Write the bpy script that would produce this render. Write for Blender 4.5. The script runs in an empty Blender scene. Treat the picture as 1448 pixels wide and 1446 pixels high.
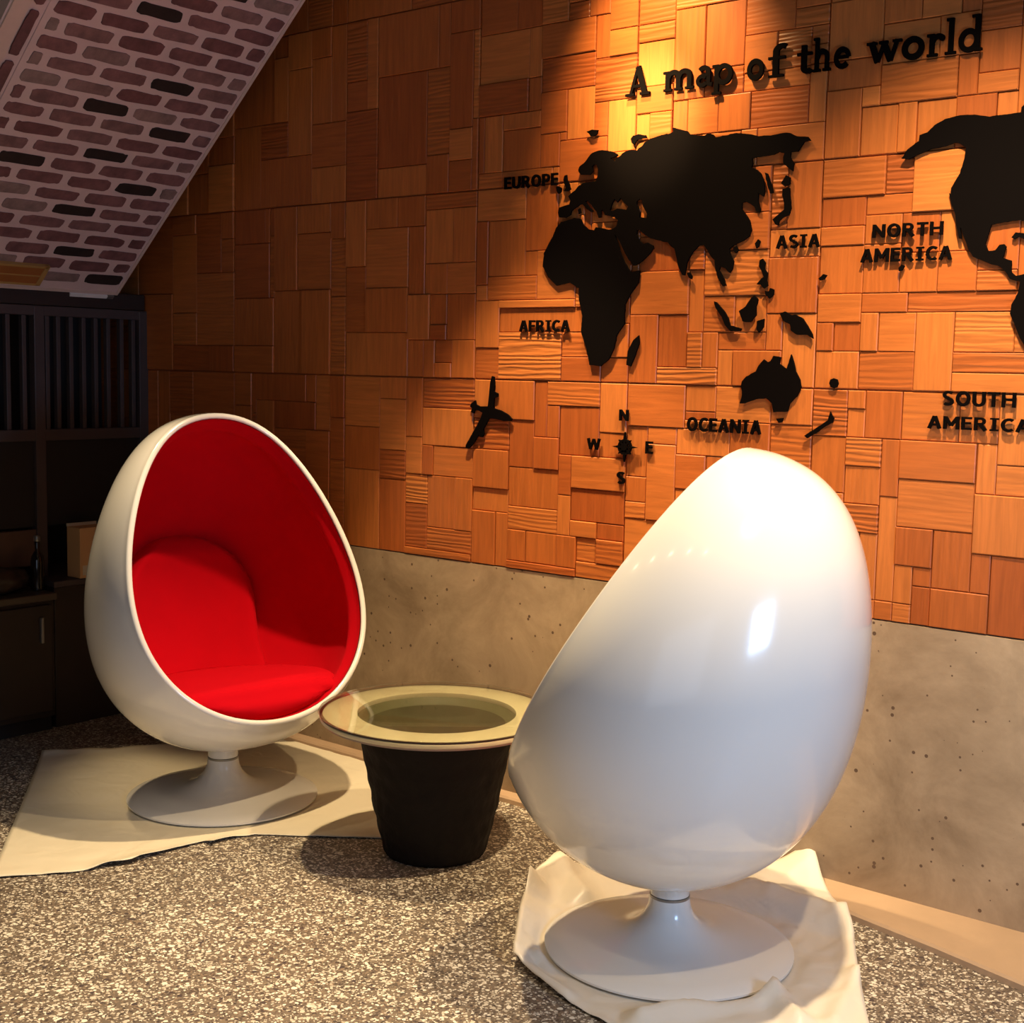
import bpy, bmesh, math, random
from math import sin, cos, pi, radians, hypot
from mathutils import Vector, Matrix, noise
S = bpy.context.scene
COL = S.collection
S.view_settings.view_transform = 'Standard'
S.view_settings.look = 'None'
S.view_settings.gamma = 1
S.view_settings.use_curve_mapping = False
S.view_settings.exposure = 0.0
# measured data: outlines on the map wall as (x, z) metres, lettering (text, x0, x1, baseline z, height), wall blocks on a 26 mm grid
ART={"eurasia":[[[-2.539,2.0617],[-2.54,2.068],[-2.5355,2.0771],[-2.52,2.0852],[-2.5048,2.0996],[-2.4897,2.1139],[-2.4704,2.1186],[-2.4511,2.1201],[-2.4318,2.1169],[-2.4126,2.1123],[-2.3932,2.1015],[-2.3988,2.0974],[-2.4195,2.0929],[-2.4039,2.0825],[-2.3892,2.0935],[-2.3745,2.1046],[-2.3559,2.1107],[-2.3373,2.1112],[-2.3223,2.1079],[-2.3152,2.1148],[-2.3008,2.1227],[-2.2973,2.1284],[-2.2829,2.1361],[-2.2649,2.1405],[-2.2433,2.1446],[-2.2183,2.1483],[-2.2226,2.1432],[-2.1964,2.1518],[-2.1991,2.1649],[-2.1747,2.1571],[-2.1482,2.1492],[-2.1392,2.1394],[-2.1131,2.1334],[-2.0874,2.1311],[-2.0791,2.1357],[-2.062,2.1324],[-2.0532,2.1227],[-2.0198,2.1251],[-1.9868,2.1292],[-1.9374,2.1212],[-1.9129,2.1138],[-1.865,2.113],[-1.8375,2.1157],[-1.814,2.1136],[-1.7941,2.1032],[-1.7592,2.0984],[-1.7511,2.0874],[-1.7701,2.0856],[-1.7773,2.076],[-1.7882,2.0614],[-1.8095,2.0615],[-1.8108,2.0478],[-1.7983,2.0295],[-1.8012,2.009],[-1.8174,2.0206],[-1.8316,2.0321],[-1.8324,2.0495],[-1.829,2.0596],[-1.8469,2.0645],[-1.8625,2.0588],[-1.9183,2.0563],[-1.9304,2.0538],[-1.9277,2.0395],[-1.9313,2.0291],[-1.9127,2.0207],[-1.9001,2.0092],[-1.8912,1.991],[-1.8857,1.959],[-1.8891,1.9452],[-1.9058,1.9568],[-1.9068,1.9357],[-1.8976,1.9104],[-1.8992,1.9017],[-1.9115,1.9059],[-1.9162,1.9185],[-1.9287,1.9264],[-1.9454,1.9345],[-1.9575,1.9316],[-1.9567,1.9137],[-1.9438,1.8988],[-1.9307,1.8803],[-1.9234,1.855],[-1.9288,1.8375],[-1.9447,1.8274],[-1.9649,1.8193],[-1.9812,1.8128],[-1.9933,1.8042],[-1.9884,1.786],[-1.9772,1.7676],[-1.9804,1.746],[-1.9883,1.7354],[-2.0035,1.7485],[-2.0206,1.7545],[-2.0243,1.7437],[-2.0064,1.7177],[-1.9993,1.6994],[-2.0097,1.6978],[-2.0276,1.7219],[-2.0372,1.7477],[-2.0404,1.7733],[-2.0559,1.7884],[-2.0695,1.8072],[-2.0786,1.8185],[-2.0957,1.8173],[-2.1165,1.7979],[-2.1329,1.7727],[-2.1364,1.7506],[-2.14,1.7321],[-2.1489,1.7342],[-2.1631,1.7588],[-2.1784,1.8113],[-2.1921,1.8193],[-2.2022,1.8305],[-2.2351,1.8379],[-2.2646,1.8452],[-2.2872,1.8583],[-2.3024,1.8712],[-2.3137,1.8733],[-2.315,1.8596],[-2.305,1.8408],[-2.2898,1.8295],[-2.2752,1.8335],[-2.2546,1.8235],[-2.2524,1.8143],[-2.2701,1.7967],[-2.2916,1.7791],[-2.3135,1.7675],[-2.3246,1.7664],[-2.3403,1.7838],[-2.3562,1.8059],[-2.3723,1.8344],[-2.3883,1.8567],[-2.3962,1.8632],[-2.3919,1.8507],[-2.3838,1.8348],[-2.3712,1.8034],[-2.3551,1.775],[-2.3432,1.7592],[-2.334,1.748],[-2.2993,1.7511],[-2.3029,1.7144],[-2.3316,1.6821],[-2.3505,1.6493],[-2.3504,1.5913],[-2.3777,1.558],[-2.3864,1.5162],[-2.4058,1.4824],[-2.4361,1.4608],[-2.4781,1.4644],[-2.4904,1.5154],[-2.5133,1.5664],[-2.5096,1.6174],[-2.5251,1.6686],[-2.5262,1.7025],[-2.5609,1.7203],[-2.6147,1.7129],[-2.6484,1.7395],[-2.6715,1.7746],[-2.6672,1.8176],[-2.669,1.8141],[-2.6493,1.8456],[-2.6335,1.8675],[-2.6221,1.8926],[-2.6023,1.9108],[-2.5782,1.9143],[-2.5503,1.9208],[-2.5263,1.9164],[-2.5179,1.9002],[-2.4976,1.8835],[-2.474,1.8792],[-2.4665,1.8883],[-2.443,1.884],[-2.4158,1.8781],[-2.4006,1.8805],[-2.3894,1.8877],[-2.3844,1.9059],[-2.398,1.9143],[-2.4173,1.92],[-2.4328,1.9224],[-2.443,1.94],[-2.4487,1.9372],[-2.448,1.917],[-2.4577,1.9159],[-2.4661,1.9351],[-2.4843,1.9548],[-2.5005,1.9708],[-2.5103,1.9689],[-2.5,1.9558],[-2.4798,1.9374],[-2.4876,1.9356],[-2.5076,1.9484],[-2.5199,1.9616],[-2.5317,1.9607],[-2.5474,1.9522],[-2.563,1.9436],[-2.5667,1.9311],[-2.5865,1.9227],[-2.6109,1.9255],[-2.6154,1.9401],[-2.6118,1.9559],[-2.5877,1.9608],[-2.5717,1.9631],[-2.5681,1.9755],[-2.5765,1.9887],[-2.5648,1.9974],[-2.5491,2.0058],[-2.5376,2.0177],[-2.5181,2.0257],[-2.4946,2.0273],[-2.4712,2.0288],[-2.4659,2.0439],[-2.4646,2.0624],[-2.4689,2.0751],[-2.4807,2.0791],[-2.4883,2.0735],[-2.4839,2.0576],[-2.4953,2.0491],[-2.5149,2.0505],[-2.5308,2.0517]],[[-2.416,1.937],[-2.4072,1.9596],[-2.4,1.97],[-2.3901,1.9586],[-2.3773,1.9717],[-2.3654,1.9572],[-2.3491,1.944],[-2.3552,1.9345],[-2.3875,1.9406],[-2.4063,1.9333]],[[-2.3186,1.9574],[-2.3078,1.9644],[-2.2991,1.9593],[-2.2979,1.9486],[-2.29,1.9345],[-2.2791,1.9187],[-2.2816,1.9061],[-2.3057,1.9095],[-2.3051,1.9232],[-2.313,1.9358],[-2.3183,1.9483]]],"namerica":[[[-1.4874,2.0184],[-1.4725,2.0398],[-1.4418,2.0597],[-1.4406,2.0745],[-1.4192,2.08],[-1.4006,2.0968],[-1.3742,2.1091],[-1.3362,2.1145],[-1.2984,2.1126],[-1.2606,2.1035],[-1.224,2.1053],[-1.1824,2.1065],[-1.1814,2.1188],[-1.1759,2.1236],[-1.1292,2.116],[-1.0189,2.0798],[-0.9419,2.0067],[-0.9756,1.91],[-1.0542,1.856],[-1.0831,1.7807],[-1.1201,1.8287],[-1.1587,1.841],[-1.1719,1.843],[-1.2082,1.8402],[-1.2393,1.8355],[-1.247,1.8085],[-1.2524,1.7867],[-1.2447,1.7699],[-1.2262,1.7711],[-1.2159,1.7845],[-1.2049,1.7855],[-1.199,1.7791],[-1.2066,1.7521],[-1.1841,1.7441],[-1.1838,1.7259],[-1.1824,1.7149],[-1.1709,1.7055],[-1.1508,1.7097],[-1.0611,1.6994],[-0.974,1.6329],[-0.9291,1.565],[-0.9763,1.411],[-1.0376,1.322],[-1.0629,1.1795],[-1.0888,1.1776],[-1.1037,1.3366],[-1.1226,1.5069],[-1.1402,1.5341],[-1.1547,1.5578],[-1.1674,1.587],[-1.1799,1.6127],[-1.1776,1.6346],[-1.1629,1.6636],[-1.1592,1.6918],[-1.1702,1.6935],[-1.1851,1.6986],[-1.1972,1.7172],[-1.2165,1.7323],[-1.2353,1.7366],[-1.2545,1.7456],[-1.2815,1.7565],[-1.2938,1.7736],[-1.307,1.8037],[-1.3169,1.8301],[-1.3201,1.8321],[-1.3158,1.8115],[-1.3154,1.8034],[-1.3215,1.8044],[-1.33,1.8381],[-1.3342,1.8643],[-1.3467,1.8947],[-1.3539,1.9211],[-1.35,1.9189],[-1.3489,1.9336],[-1.3279,1.9691],[-1.3186,2.0051],[-1.3156,2.0323],[-1.3282,2.0407],[-1.34,2.0472],[-1.3703,2.0406],[-1.409,2.0364],[-1.4399,2.0259],[-1.4672,2.0149]]],"svalbard":[[[-2.5134,2.1811],[-2.4921,2.1854],[-2.4706,2.1818],[-2.4741,2.1698],[-2.4875,2.1649],[-2.4972,2.1657],[-2.5034,2.174]]],"novaya":[[[-2.3341,2.1255],[-2.3437,2.1324],[-2.3479,2.1448],[-2.3389,2.1531],[-2.3204,2.156],[-2.2945,2.1507],[-2.2905,2.1428],[-2.3052,2.1426],[-2.3235,2.1397],[-2.3307,2.1328]]],"britain":[[[-2.5946,2.0531],[-2.5867,2.0557],[-2.5841,2.0397],[-2.5757,2.0265],[-2.5692,2.0103],[-2.581,2.0048],[-2.5951,2.0057],[-2.5875,2.0178],[-2.5938,2.0277],[-2.5983,2.0407]]],"ireland":[[[-2.626,2.0204],[-2.6179,2.023],[-2.6056,2.0159],[-2.6072,2.0033],[-2.6172,1.9991],[-2.6236,2.0075]]],"sardinia":[[[-2.5384,1.9454],[-2.5314,1.9497],[-2.5277,1.9353],[-2.5348,1.9319]]],"madagascar":[[[-2.3353,1.5082],[-2.3164,1.5415],[-2.297,1.5565],[-2.2941,1.5334],[-2.3096,1.4918],[-2.3236,1.4626],[-2.3388,1.4665]]],"srilanka":[[[-2.1338,1.7394],[-2.1251,1.741],[-2.115,1.7278],[-2.1177,1.7205],[-2.1267,1.7262]]],"hainan":[[[-1.981,1.8074],[-1.9708,1.8106],[-1.9641,1.7995],[-1.972,1.7908],[-1.9798,1.7983]]],"taiwan":[[[-1.9115,1.8154],[-1.9019,1.8274],[-1.8948,1.8218],[-1.8982,1.8077],[-1.906,1.802]]],"sakhalin":[[[-1.889,2.0119],[-1.88,2.0078],[-1.8675,1.9789],[-1.8596,1.9539],[-1.8695,1.9527],[-1.8793,1.9762]]],"hokkaido":[[[-1.837,1.9786],[-1.8222,1.9994],[-1.809,1.9923],[-1.8086,1.9749],[-1.8247,1.969]]],"honshu":[[[-1.8311,1.9625],[-1.8096,1.9639],[-1.8062,1.9331],[-1.8023,1.9085],[-1.8084,1.8897],[-1.8266,1.8837],[-1.8373,1.8755],[-1.8406,1.8624],[-1.8495,1.8663],[-1.8589,1.8801],[-1.839,1.8949],[-1.8237,1.9063],[-1.8246,1.9238],[-1.8315,1.9451]]],"luzon":[[[-1.894,1.7684],[-1.8852,1.7724],[-1.8758,1.7607],[-1.877,1.743],[-1.8685,1.7321],[-1.8695,1.7108],[-1.8649,1.6965],[-1.8774,1.6889],[-1.888,1.6999],[-1.901,1.7009],[-1.8848,1.7183],[-1.8789,1.7217],[-1.8878,1.7398],[-1.8956,1.7507]]],"mindanao":[[[-1.8573,1.69],[-1.8459,1.6855],[-1.8457,1.6713],[-1.858,1.6601],[-1.8714,1.6717],[-1.8739,1.6825],[-1.8609,1.6804]]],"sumatra":[[[-2.0383,1.6547],[-2.0299,1.6525],[-2.0044,1.6277],[-1.9884,1.6056],[-1.9817,1.5854],[-1.9646,1.5812],[-1.9443,1.5761],[-1.9473,1.569],[-1.9786,1.5686],[-1.9977,1.5855],[-2.0104,1.61],[-2.0311,1.6347]]],"borneo":[[[-1.9546,1.6263],[-1.9337,1.6386],[-1.9159,1.6633],[-1.9068,1.6702],[-1.8945,1.6588],[-1.8997,1.6382],[-1.8986,1.6134],[-1.9175,1.5939],[-1.9414,1.597],[-1.9493,1.6138]]],"sulawesi":[[[-1.895,1.5976],[-1.8724,1.6037],[-1.8736,1.5801],[-1.8879,1.5644],[-1.8964,1.576]]],"guinea":[[[-1.824,1.6189],[-1.8073,1.6237],[-1.7886,1.6133],[-1.7752,1.6152],[-1.7521,1.6041],[-1.7368,1.5838],[-1.721,1.5595],[-1.7182,1.5482],[-1.7365,1.5583],[-1.7679,1.5587],[-1.7875,1.5709],[-1.7906,1.5881],[-1.8106,1.5963]]],"australia":[[[-1.9362,1.425],[-1.9225,1.44],[-1.8923,1.4553],[-1.8837,1.4721],[-1.868,1.4889],[-1.856,1.4808],[-1.8469,1.4851],[-1.8383,1.4996],[-1.8151,1.4958],[-1.8188,1.4772],[-1.7952,1.4632],[-1.7835,1.5043],[-1.7731,1.4779],[-1.7676,1.4575],[-1.7529,1.4332],[-1.7483,1.4129],[-1.7598,1.388],[-1.7815,1.3668],[-1.7873,1.3439],[-1.8309,1.3402],[-1.8367,1.3649],[-1.856,1.3789],[-1.8887,1.3758],[-1.9262,1.362],[-1.9405,1.3615],[-1.9345,1.3871],[-1.9378,1.4081]]],"tasmania":[[[-1.8217,1.3226],[-1.7988,1.3256],[-1.8033,1.3138],[-1.8133,1.3109]]],"zealand":[[[-1.7319,1.2782],[-1.6972,1.3011],[-1.6758,1.3155],[-1.663,1.3241],[-1.6563,1.3487],[-1.6449,1.3309],[-1.6487,1.3186],[-1.6709,1.3067],[-1.6965,1.2872],[-1.7226,1.2717]]],"fiji":[[[-1.6637,1.4263],[-1.6607,1.4361],[-1.6513,1.4403],[-1.6406,1.4365],[-1.6367,1.427],[-1.6397,1.4173],[-1.649,1.4126],[-1.6588,1.4168]]],"micronesia":[[[-1.7095,1.7128],[-1.696,1.7244],[-1.6854,1.7214],[-1.6927,1.71],[-1.7048,1.7071]]],"hawaii":[[[-1.4802,1.7347],[-1.4725,1.7429],[-1.4635,1.7399],[-1.4697,1.7282],[-1.4789,1.7262]]],"cuba":[[[-1.1876,1.8015],[-1.1781,1.8134],[-1.157,1.8106],[-1.1425,1.8038],[-1.1402,1.7948],[-1.156,1.7954],[-1.1695,1.8025],[-1.18,1.7965]]]}
TEXTS=[["EUROPE",-2.8395,-2.6214,2.0274,0.0374],["AFRICA",-2.7639,-2.5613,1.5684,0.0359],["ASIA",-1.8441,-1.7122,1.7986,0.0363],["NORTH",-1.5586,-1.3654,1.8161,0.0349],["AMERICA",-1.5886,-1.3387,1.7519,0.036],["OCEANIA",-2.1158,-1.8695,1.2751,0.0401],["SOUTH",-1.343,-1.1526,1.3764,0.0379],["AMERICA",-1.3783,-1.113,1.3152,0.0335],["N",-2.3604,-2.3275,1.2951,0.0343],["W",-2.4798,-2.4308,1.199,0.0362],["E",-2.2603,-2.2347,1.1987,0.0374],["S",-2.3641,-2.3323,1.0995,0.0373]]
TITLE=[["A",-2.3707,-2.2843],["m",-2.2369,-2.1306],["a",-2.1258,-2.069],["p",-2.0706,-2.0001],["o",-1.958,-1.9048],["f",-1.8937,-1.8285],["t",-1.8029,-1.755],["h",-1.7559,-1.701],["e",-1.694,-1.6457],["w",-1.5993,-1.5029],["o",-1.5019,-1.4409],["r",-1.434,-1.3857],["l",-1.3851,-1.3572],["d",-1.3531,-1.2889]]
AIRPLANE=[[-2.9631,1.3292],[-2.947,1.3385],[-2.9422,1.3249],[-2.9272,1.3195],[-2.8905,1.3208],[-2.8864,1.3609],[-2.8823,1.3999],[-2.8752,1.4219],[-2.8663,1.4187],[-2.863,1.3907],[-2.8663,1.3712],[-2.8484,1.3644],[-2.8482,1.3547],[-2.8639,1.3494],[-2.8662,1.3153],[-2.8344,1.3091],[-2.8027,1.2958],[-2.7855,1.282],[-2.7909,1.276],[-2.8209,1.2748],[-2.859,1.2815],[-2.8845,1.2819],[-2.9091,1.2427],[-2.9056,1.2281],[-2.9117,1.217],[-2.9247,1.2173],[-2.9269,1.2271],[-2.9533,1.1912],[-2.9726,1.1752],[-2.9858,1.177],[-2.9847,1.187],[-2.9542,1.2307],[-2.9198,1.2815],[-2.9137,1.2989],[-2.9287,1.3047],[-2.9463,1.3076],[-2.9525,1.295],[-2.9637,1.2995],[-2.9594,1.312],[-2.9694,1.3181]]
BLOCKS=[[0,58,6,64,2,1],[10,61,14,63,2,0],[16,59,20,62,1,0],[16,55,20,59,0,1],[16,53,20,55,2,0],[6,53,14,57,2,0],[14,53,16,57,1,1],[0,55,6,59,0,1],[0,48,4,55,2,1],[4,48,8,55,0,1],[8,48,10,53,2,1],[10,48,14,53,0,1],[14,48,18,53,1,1],[18,48,20,53,0,1],[0,44,7,48,2,0],[7,44,10,48,0,0],[10,42,16,48,3,0],[0,41,5,44,0,1],[5,42,10,44,0,0],[0,39,5,41,2,0],[5,39,9,42,1,1],[9,38,13,42,0,1],[13,38,16,42,0,1],[5,34,9,39,1,1],[9,34,13,38,1,1],[0,34,5,39,0,1],[13,34,17,38,2,0],[17,34,21,36,3,0],[0,31,5,34,2,0],[5,32,10,34,1,0],[10,32,23,34,0,0],[5,28,7,32,2,1],[7,28,11,32,0,0],[11,24,15,32,1,1],[15,28,21,32,0,0],[15,26,23,28,2,0],[15,24,23,26,2,0],[0,28,2,30,2,1],[2,28,5,31,0,1],[0,24,5,28,1,1],[5,24,11,28,0,0],[-1,19,4,24,2,0],[3,22,6,23,2,0],[4,19,6,22,0,1],[6,19,10,24,1,1],[10,19,16,24,0,0],[16,19,20,24,0,1],[20,17,24,24,1,1],[4,17,8,19,2,0],[-1,13,4,19,0,1],[8,13,10,19,1,1],[10,15,18,19,3,0],[4,13,8,16,0,1],[18,14,20,19,0,1],[20,14,24,17,0,0],[10,11,18,15,1,0],[3,9,8,12,2,0],[8,3,10,13,0,1],[10,7,14,10,2,1],[14,5,18,10,0,1],[12,5,14,6,0,1],[18,9,24,14,2,1],[18,5,20,8,1,1],[20,0,25,8,0,1],[10,3,12,6,1,1],[12,0,14,4,0,1],[14,0,20,4,2,1],[8,0,10,2,1,0],[10,0,12,2,1,0],[6,2,8,8,0,1],[-28,62,-24,65,2,0],[-24,63,-19,65,1,0],[-19,56,-15,66,1,1],[-24,65,-19,68,0,0],[-15,59,-10,66,0,1],[-11,62,-4,66,0,0],[-11,58,-7,62,1,0],[-6,58,-2,62,0,0],[-4,62,0,64,1,0],[-3,60,0,62,0,0],[-24,58,-19,63,0,1],[-24,55,-19,58,2,0],[-22,52,-19,55,3,0],[-24,52,-22,55,0,1],[-19,52,-17,56,0,1],[-15,56,-9,59,0,0],[-17,52,-13,56,1,0],[-13,52,-9,56,2,1],[-9,52,-2,56,0,0],[-3,52,0,58,1,1],[-8,48,0,52,1,0],[-4,41,0,48,2,1],[-6,33,-1,38,2,1],[-6,38,-1,41,0,1],[-14,34,-6,39,2,0],[-10,39,-6,43,3,0],[-14,30,-10,34,1,0],[-10,30,-6,34,0,1],[-6,28,-4,32,1,1],[-12,29,-6,30,0,0],[-16,37,-14,40,3,0],[-16,30,-14,37,0,1],[-24,33,-16,37,2,0],[-23,37,-16,41,0,1],[-24,24,-20,32,2,1],[-20,27,-14,32,0,1],[-14,27,-12,30,1,1],[-20,24,-12,26,2,0],[-12,24,-10,28,0,1],[-10,24,-4,28,2,1],[-4,24,0,32,0,1],[-28,24,-24,27,1,0],[-24,19,-16,23,2,0],[-16,21,-12,23,0,1],[-12,20,-5,23,1,0],[-5,20,-1,23,1,1],[-28,18,-24,23,1,1],[-48,36,-46,44,2,1],[-48,44,-40,47,1,0],[-40,40,-35,47,1,1],[-46,38,-40,44,0,1],[-46,34,-38,37,2,0],[-48,34,-46,36,1,0],[-48,28,-44,34,1,1],[-48,24,-44,28,0,0],[-44,24,-34,29,2,0],[-44,30,-31,33,0,1],[-34,27,-30,29,0,0],[-34,24,-25,27,1,0],[-52,39,-49,45,1,1],[-57,39,-52,46,0,1],[-57,45,-49,48,1,0],[-52,35,-49,39,1,0],[-57,35,-53,39,0,1],[-56,29,-53,31,2,0],[-55,26,-52,29,0,0],[-52,24,-48,29,1,1],[-57,24,-55,29,1,1],[-53,29,-49,35,0,1],[-44,19,-38,24,2,1],[-48,19,-45,23,1,1],[-57,20,-48,24,0,0],[-38,17,-36,23,0,1],[-37,21,-28,23,1,0],[-36,17,-34,21,1,1],[-38,13,-34,17,2,1],[-34,15,-28,21,0,1],[-28,15,-24,23,1,1],[-42,13,-38,19,0,1],[-42,9,-34,13,0,1],[-48,15,-42,19,1,0],[-48,10,-42,15,2,1],[-57,15,-48,20,1,1],[-55,12,-48,15,0,0],[-57,11,-55,14,2,1],[-56,4,-51,11,0,1],[-51,4,-48,10,1,1],[-48,7,-42,10,0,1],[-48,0,-44,6,2,1],[-56,1,-48,4,1,0],[-42,5,-34,8,1,0],[-34,5,-32,10,2,1],[-32,11,-25,15,2,0],[-32,8,-24,11,0,1],[-32,5,-28,7,2,0],[-28,5,-24,7,0,1],[-28,3,-24,5,2,0],[-31,2,-28,5,0,0],[-34,1,-31,5,2,1],[-39,1,-34,5,0,1],[-41,1,-39,4,1,1],[-44,0,-41,7,0,1],[-31,0,-24,2,1,0],[-24,8,-21,10,1,0],[-24,10,-21,13,1,1],[-47,50,-44,56,1,1],[-44,50,-38,55,0,1],[-38,55,-34,59,2,0],[-38,51,-36,54,1,1],[-48,57,-40,61,2,0],[-38,63,-30,67,2,0],[-40,61,-38,67,1,1],[-34,67,-31,69,1,0],[-35,48,-28,53,1,0],[-30,57,-24,62,1,0],[-28,51,-24,57,0,1],[-34,53,-30,59,0,1],[-36,48,-35,50,0,1],[-44,47,-36,50,1,0],[-42,67,-38,71,1,1],[-53,48,-49,52,1,0],[-40,57,-38,61,0,1],[-38,59,-30,63,0,0],[-30,62,-28,67,0,1]]
SH={"lb":[[-3.3905,1.914],[-3.3736,1.9362],[-3.2615,2.0875],[-3.1963,2.242],[-3.195,2.3898],[-3.1831,2.4978],[-3.1386,2.4893],[-3.1534,2.5332],[-3.1209,2.6384],[-2.979,2.7424],[-2.802,2.8869]],"lr":[[-2.802,2.8869],[-3.2031,3.2444],[-3.6471,3.5945]],"lt":[[-4.3743,2.6892],[-4.2027,2.8753],[-4.1146,3.0481],[-3.9694,3.2507],[-3.7737,3.4348],[-3.6471,3.5945]],"ll":[[-3.3905,1.914],[-3.5553,2.0466],[-3.8851,2.3089],[-4.3743,2.6892]],"r1":[[-4.3582,2.6792],[-3.9542,3.2383]],"r2":[[-3.2205,2.1756],[-3.1251,2.5589]],"rb":[[-1.9491,2.4564],[-1.8459,2.422],[-1.7627,2.3952],[-1.6011,2.3634],[-1.4036,2.3414],[-1.2038,2.4034],[-1.0375,2.5489]],"rr":[[-1.0375,2.5489],[-1.1705,2.7688],[-1.2822,2.9565],[-1.3776,3.1391],[-1.4701,3.2647],[-1.5977,3.3988],[-1.6741,3.4862]],"rt":[[-2.2646,3.026],[-2.1595,3.2359],[-1.98,3.28],[-1.8,3.36],[-1.6741,3.4862]],"rl":[[-1.9491,2.4564],[-2.113,2.6886],[-2.2203,2.8862],[-2.2646,3.026]],"rid":[[[-1.9625,2.4812],[-2.1879,2.8133]],[[-2.1879,2.8133],[-2.2426,3.0311]],[[-1.9242,2.4528],[-1.7525,2.4089]],[[-1.903,2.5235],[-1.6619,2.5079]],[[-1.5587,2.4267],[-1.3931,2.7267]],[[-1.3931,2.7267],[-1.2828,2.6524]],[[-1.7272,3.2278],[-1.4638,3.2089]],[[-1.4426,3.2278],[-1.2753,2.9375]],[[-1.2753,2.9375],[-1.2227,2.7054]],[[-2.2012,3.0099],[-1.9933,2.8584]],[[-1.6874,3.5037],[-1.6625,3.4675]]],"ridp":[[0.045,0.07,1.3],[0.05,0.08,1.3],[0.02,0.04,1.2],[0.034,0.04,1],[0.034,0.05,1.2],[0.03,0.05,1.2],[0.03,0.08,1.3],[0.02,0.05,1.3],[0.02,0.05,1.3],[0.03,0.07,1.3],[0.075,0.16,1.3]]}
WY = 3.4525            # front of the concrete dado / plane of the map wall
ART_Y = WY - 0.0035     # back of everything fixed to the wall
WOOD_Z0 = 0.787
# ------------------------------------------------------------------ helpers
def tag(o, label=None, cat=None, group=None, kind=None):
    if label: o['label'] = label
    if cat: o['category'] = cat
    if group: o['group'] = group
    if kind: o['kind'] = kind
    return o
def empty(name, loc=(0, 0, 0), rz=0.0):
    o = bpy.data.objects.new(name, None); COL.objects.link(o)
    o.location = loc; o.rotation_euler = (0, 0, rz); o.empty_display_size = .1
    return o
def mesh(name, verts, faces, mat, parent=None, smooth=False, mats=None, fm=None):
    me = bpy.data.meshes.new(name)
    me.from_pydata([tuple(v) for v in verts], [], faces)
    for m in (mats or [mat]): me.materials.append(m)
    if fm:
        for p, i in zip(me.polygons, fm): p.material_index = i
    bm = bmesh.new(); bm.from_mesh(me); bmesh.ops.recalc_face_normals(bm, faces=bm.faces); bm.to_mesh(me); bm.free()
    if smooth:
        for p in me.polygons: p.use_smooth = True
    me.update()
    o = bpy.data.objects.new(name, me); COL.objects.link(o)
    if parent: o.parent = parent
    return o
class MB:
    def __init__(s): s.v = []; s.f = []; s.m = []
    def box(s, x0, y0, z0, x1, y1, z1, b=0.0, mi=0):
        bm = bmesh.new(); bmesh.ops.create_cube(bm, size=1)
        for v in bm.verts:
            v.co = Vector((x0 + (v.co.x + .5) * (x1 - x0), y0 + (v.co.y + .5) * (y1 - y0), z0 + (v.co.z + .5) * (z1 - z0)))
        if b > 0: bmesh.ops.bevel(bm, geom=bm.edges[:], offset=b, segments=2, affect='EDGES', profile=.6)
        s.add(bm, mi); return s
    def add(s, bm, mi=0, M=None):
        n = len(s.v); bm.verts.ensure_lookup_table(); bm.verts.index_update()
        for v in bm.verts: s.v.append((M @ v.co) if M else v.co.copy())
        for f in bm.faces: s.f.append([n + v.index for v in f.verts]); s.m.append(mi)
        bm.free()
    def raw(s, vs, fs, mi=0):
        n = len(s.v); s.v += [Vector(v) for v in vs]
        for f in fs: s.f.append([n + i for i in f]); s.m.append(mi)
    def build(s, name, mat, parent=None, smooth=False, mats=None):
        return mesh(name, s.v, s.f, mat, parent, smooth, mats, s.m)
def shade_auto(o, ang=35):
    me = o.data
    for p in me.polygons: p.use_smooth = True
    bm = bmesh.new(); bm.from_mesh(me)
    for e in bm.edges:
        e.smooth = not (len(e.link_faces) == 2 and e.calc_face_angle(0) > radians(ang))
    bm.to_mesh(me); bm.free(); return o
def lathe(name, prof, mat, parent=None, n=96, close=False, ang=35):
    vs = []; fs = []
    k = len(prof)
    for r, z in prof:
        for i in range(n):
            a = 2 * pi * i / n; vs.append((r * cos(a), r * sin(a), z))
    for j in range(k - 1 if not close else k):
        a = j * n; b = ((j + 1) % k) * n
        for i in range(n):
            i2 = (i + 1) % n; fs.append([a + i, a + i2, b + i2, b + i])
    if not close:
        fs.append([i for i in range(n)][::-1]); fs.append([(k - 1) * n + i for i in range(n)])
    o = mesh(name, vs, fs, mat, parent, True)
    return shade_auto(o, ang)
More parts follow.
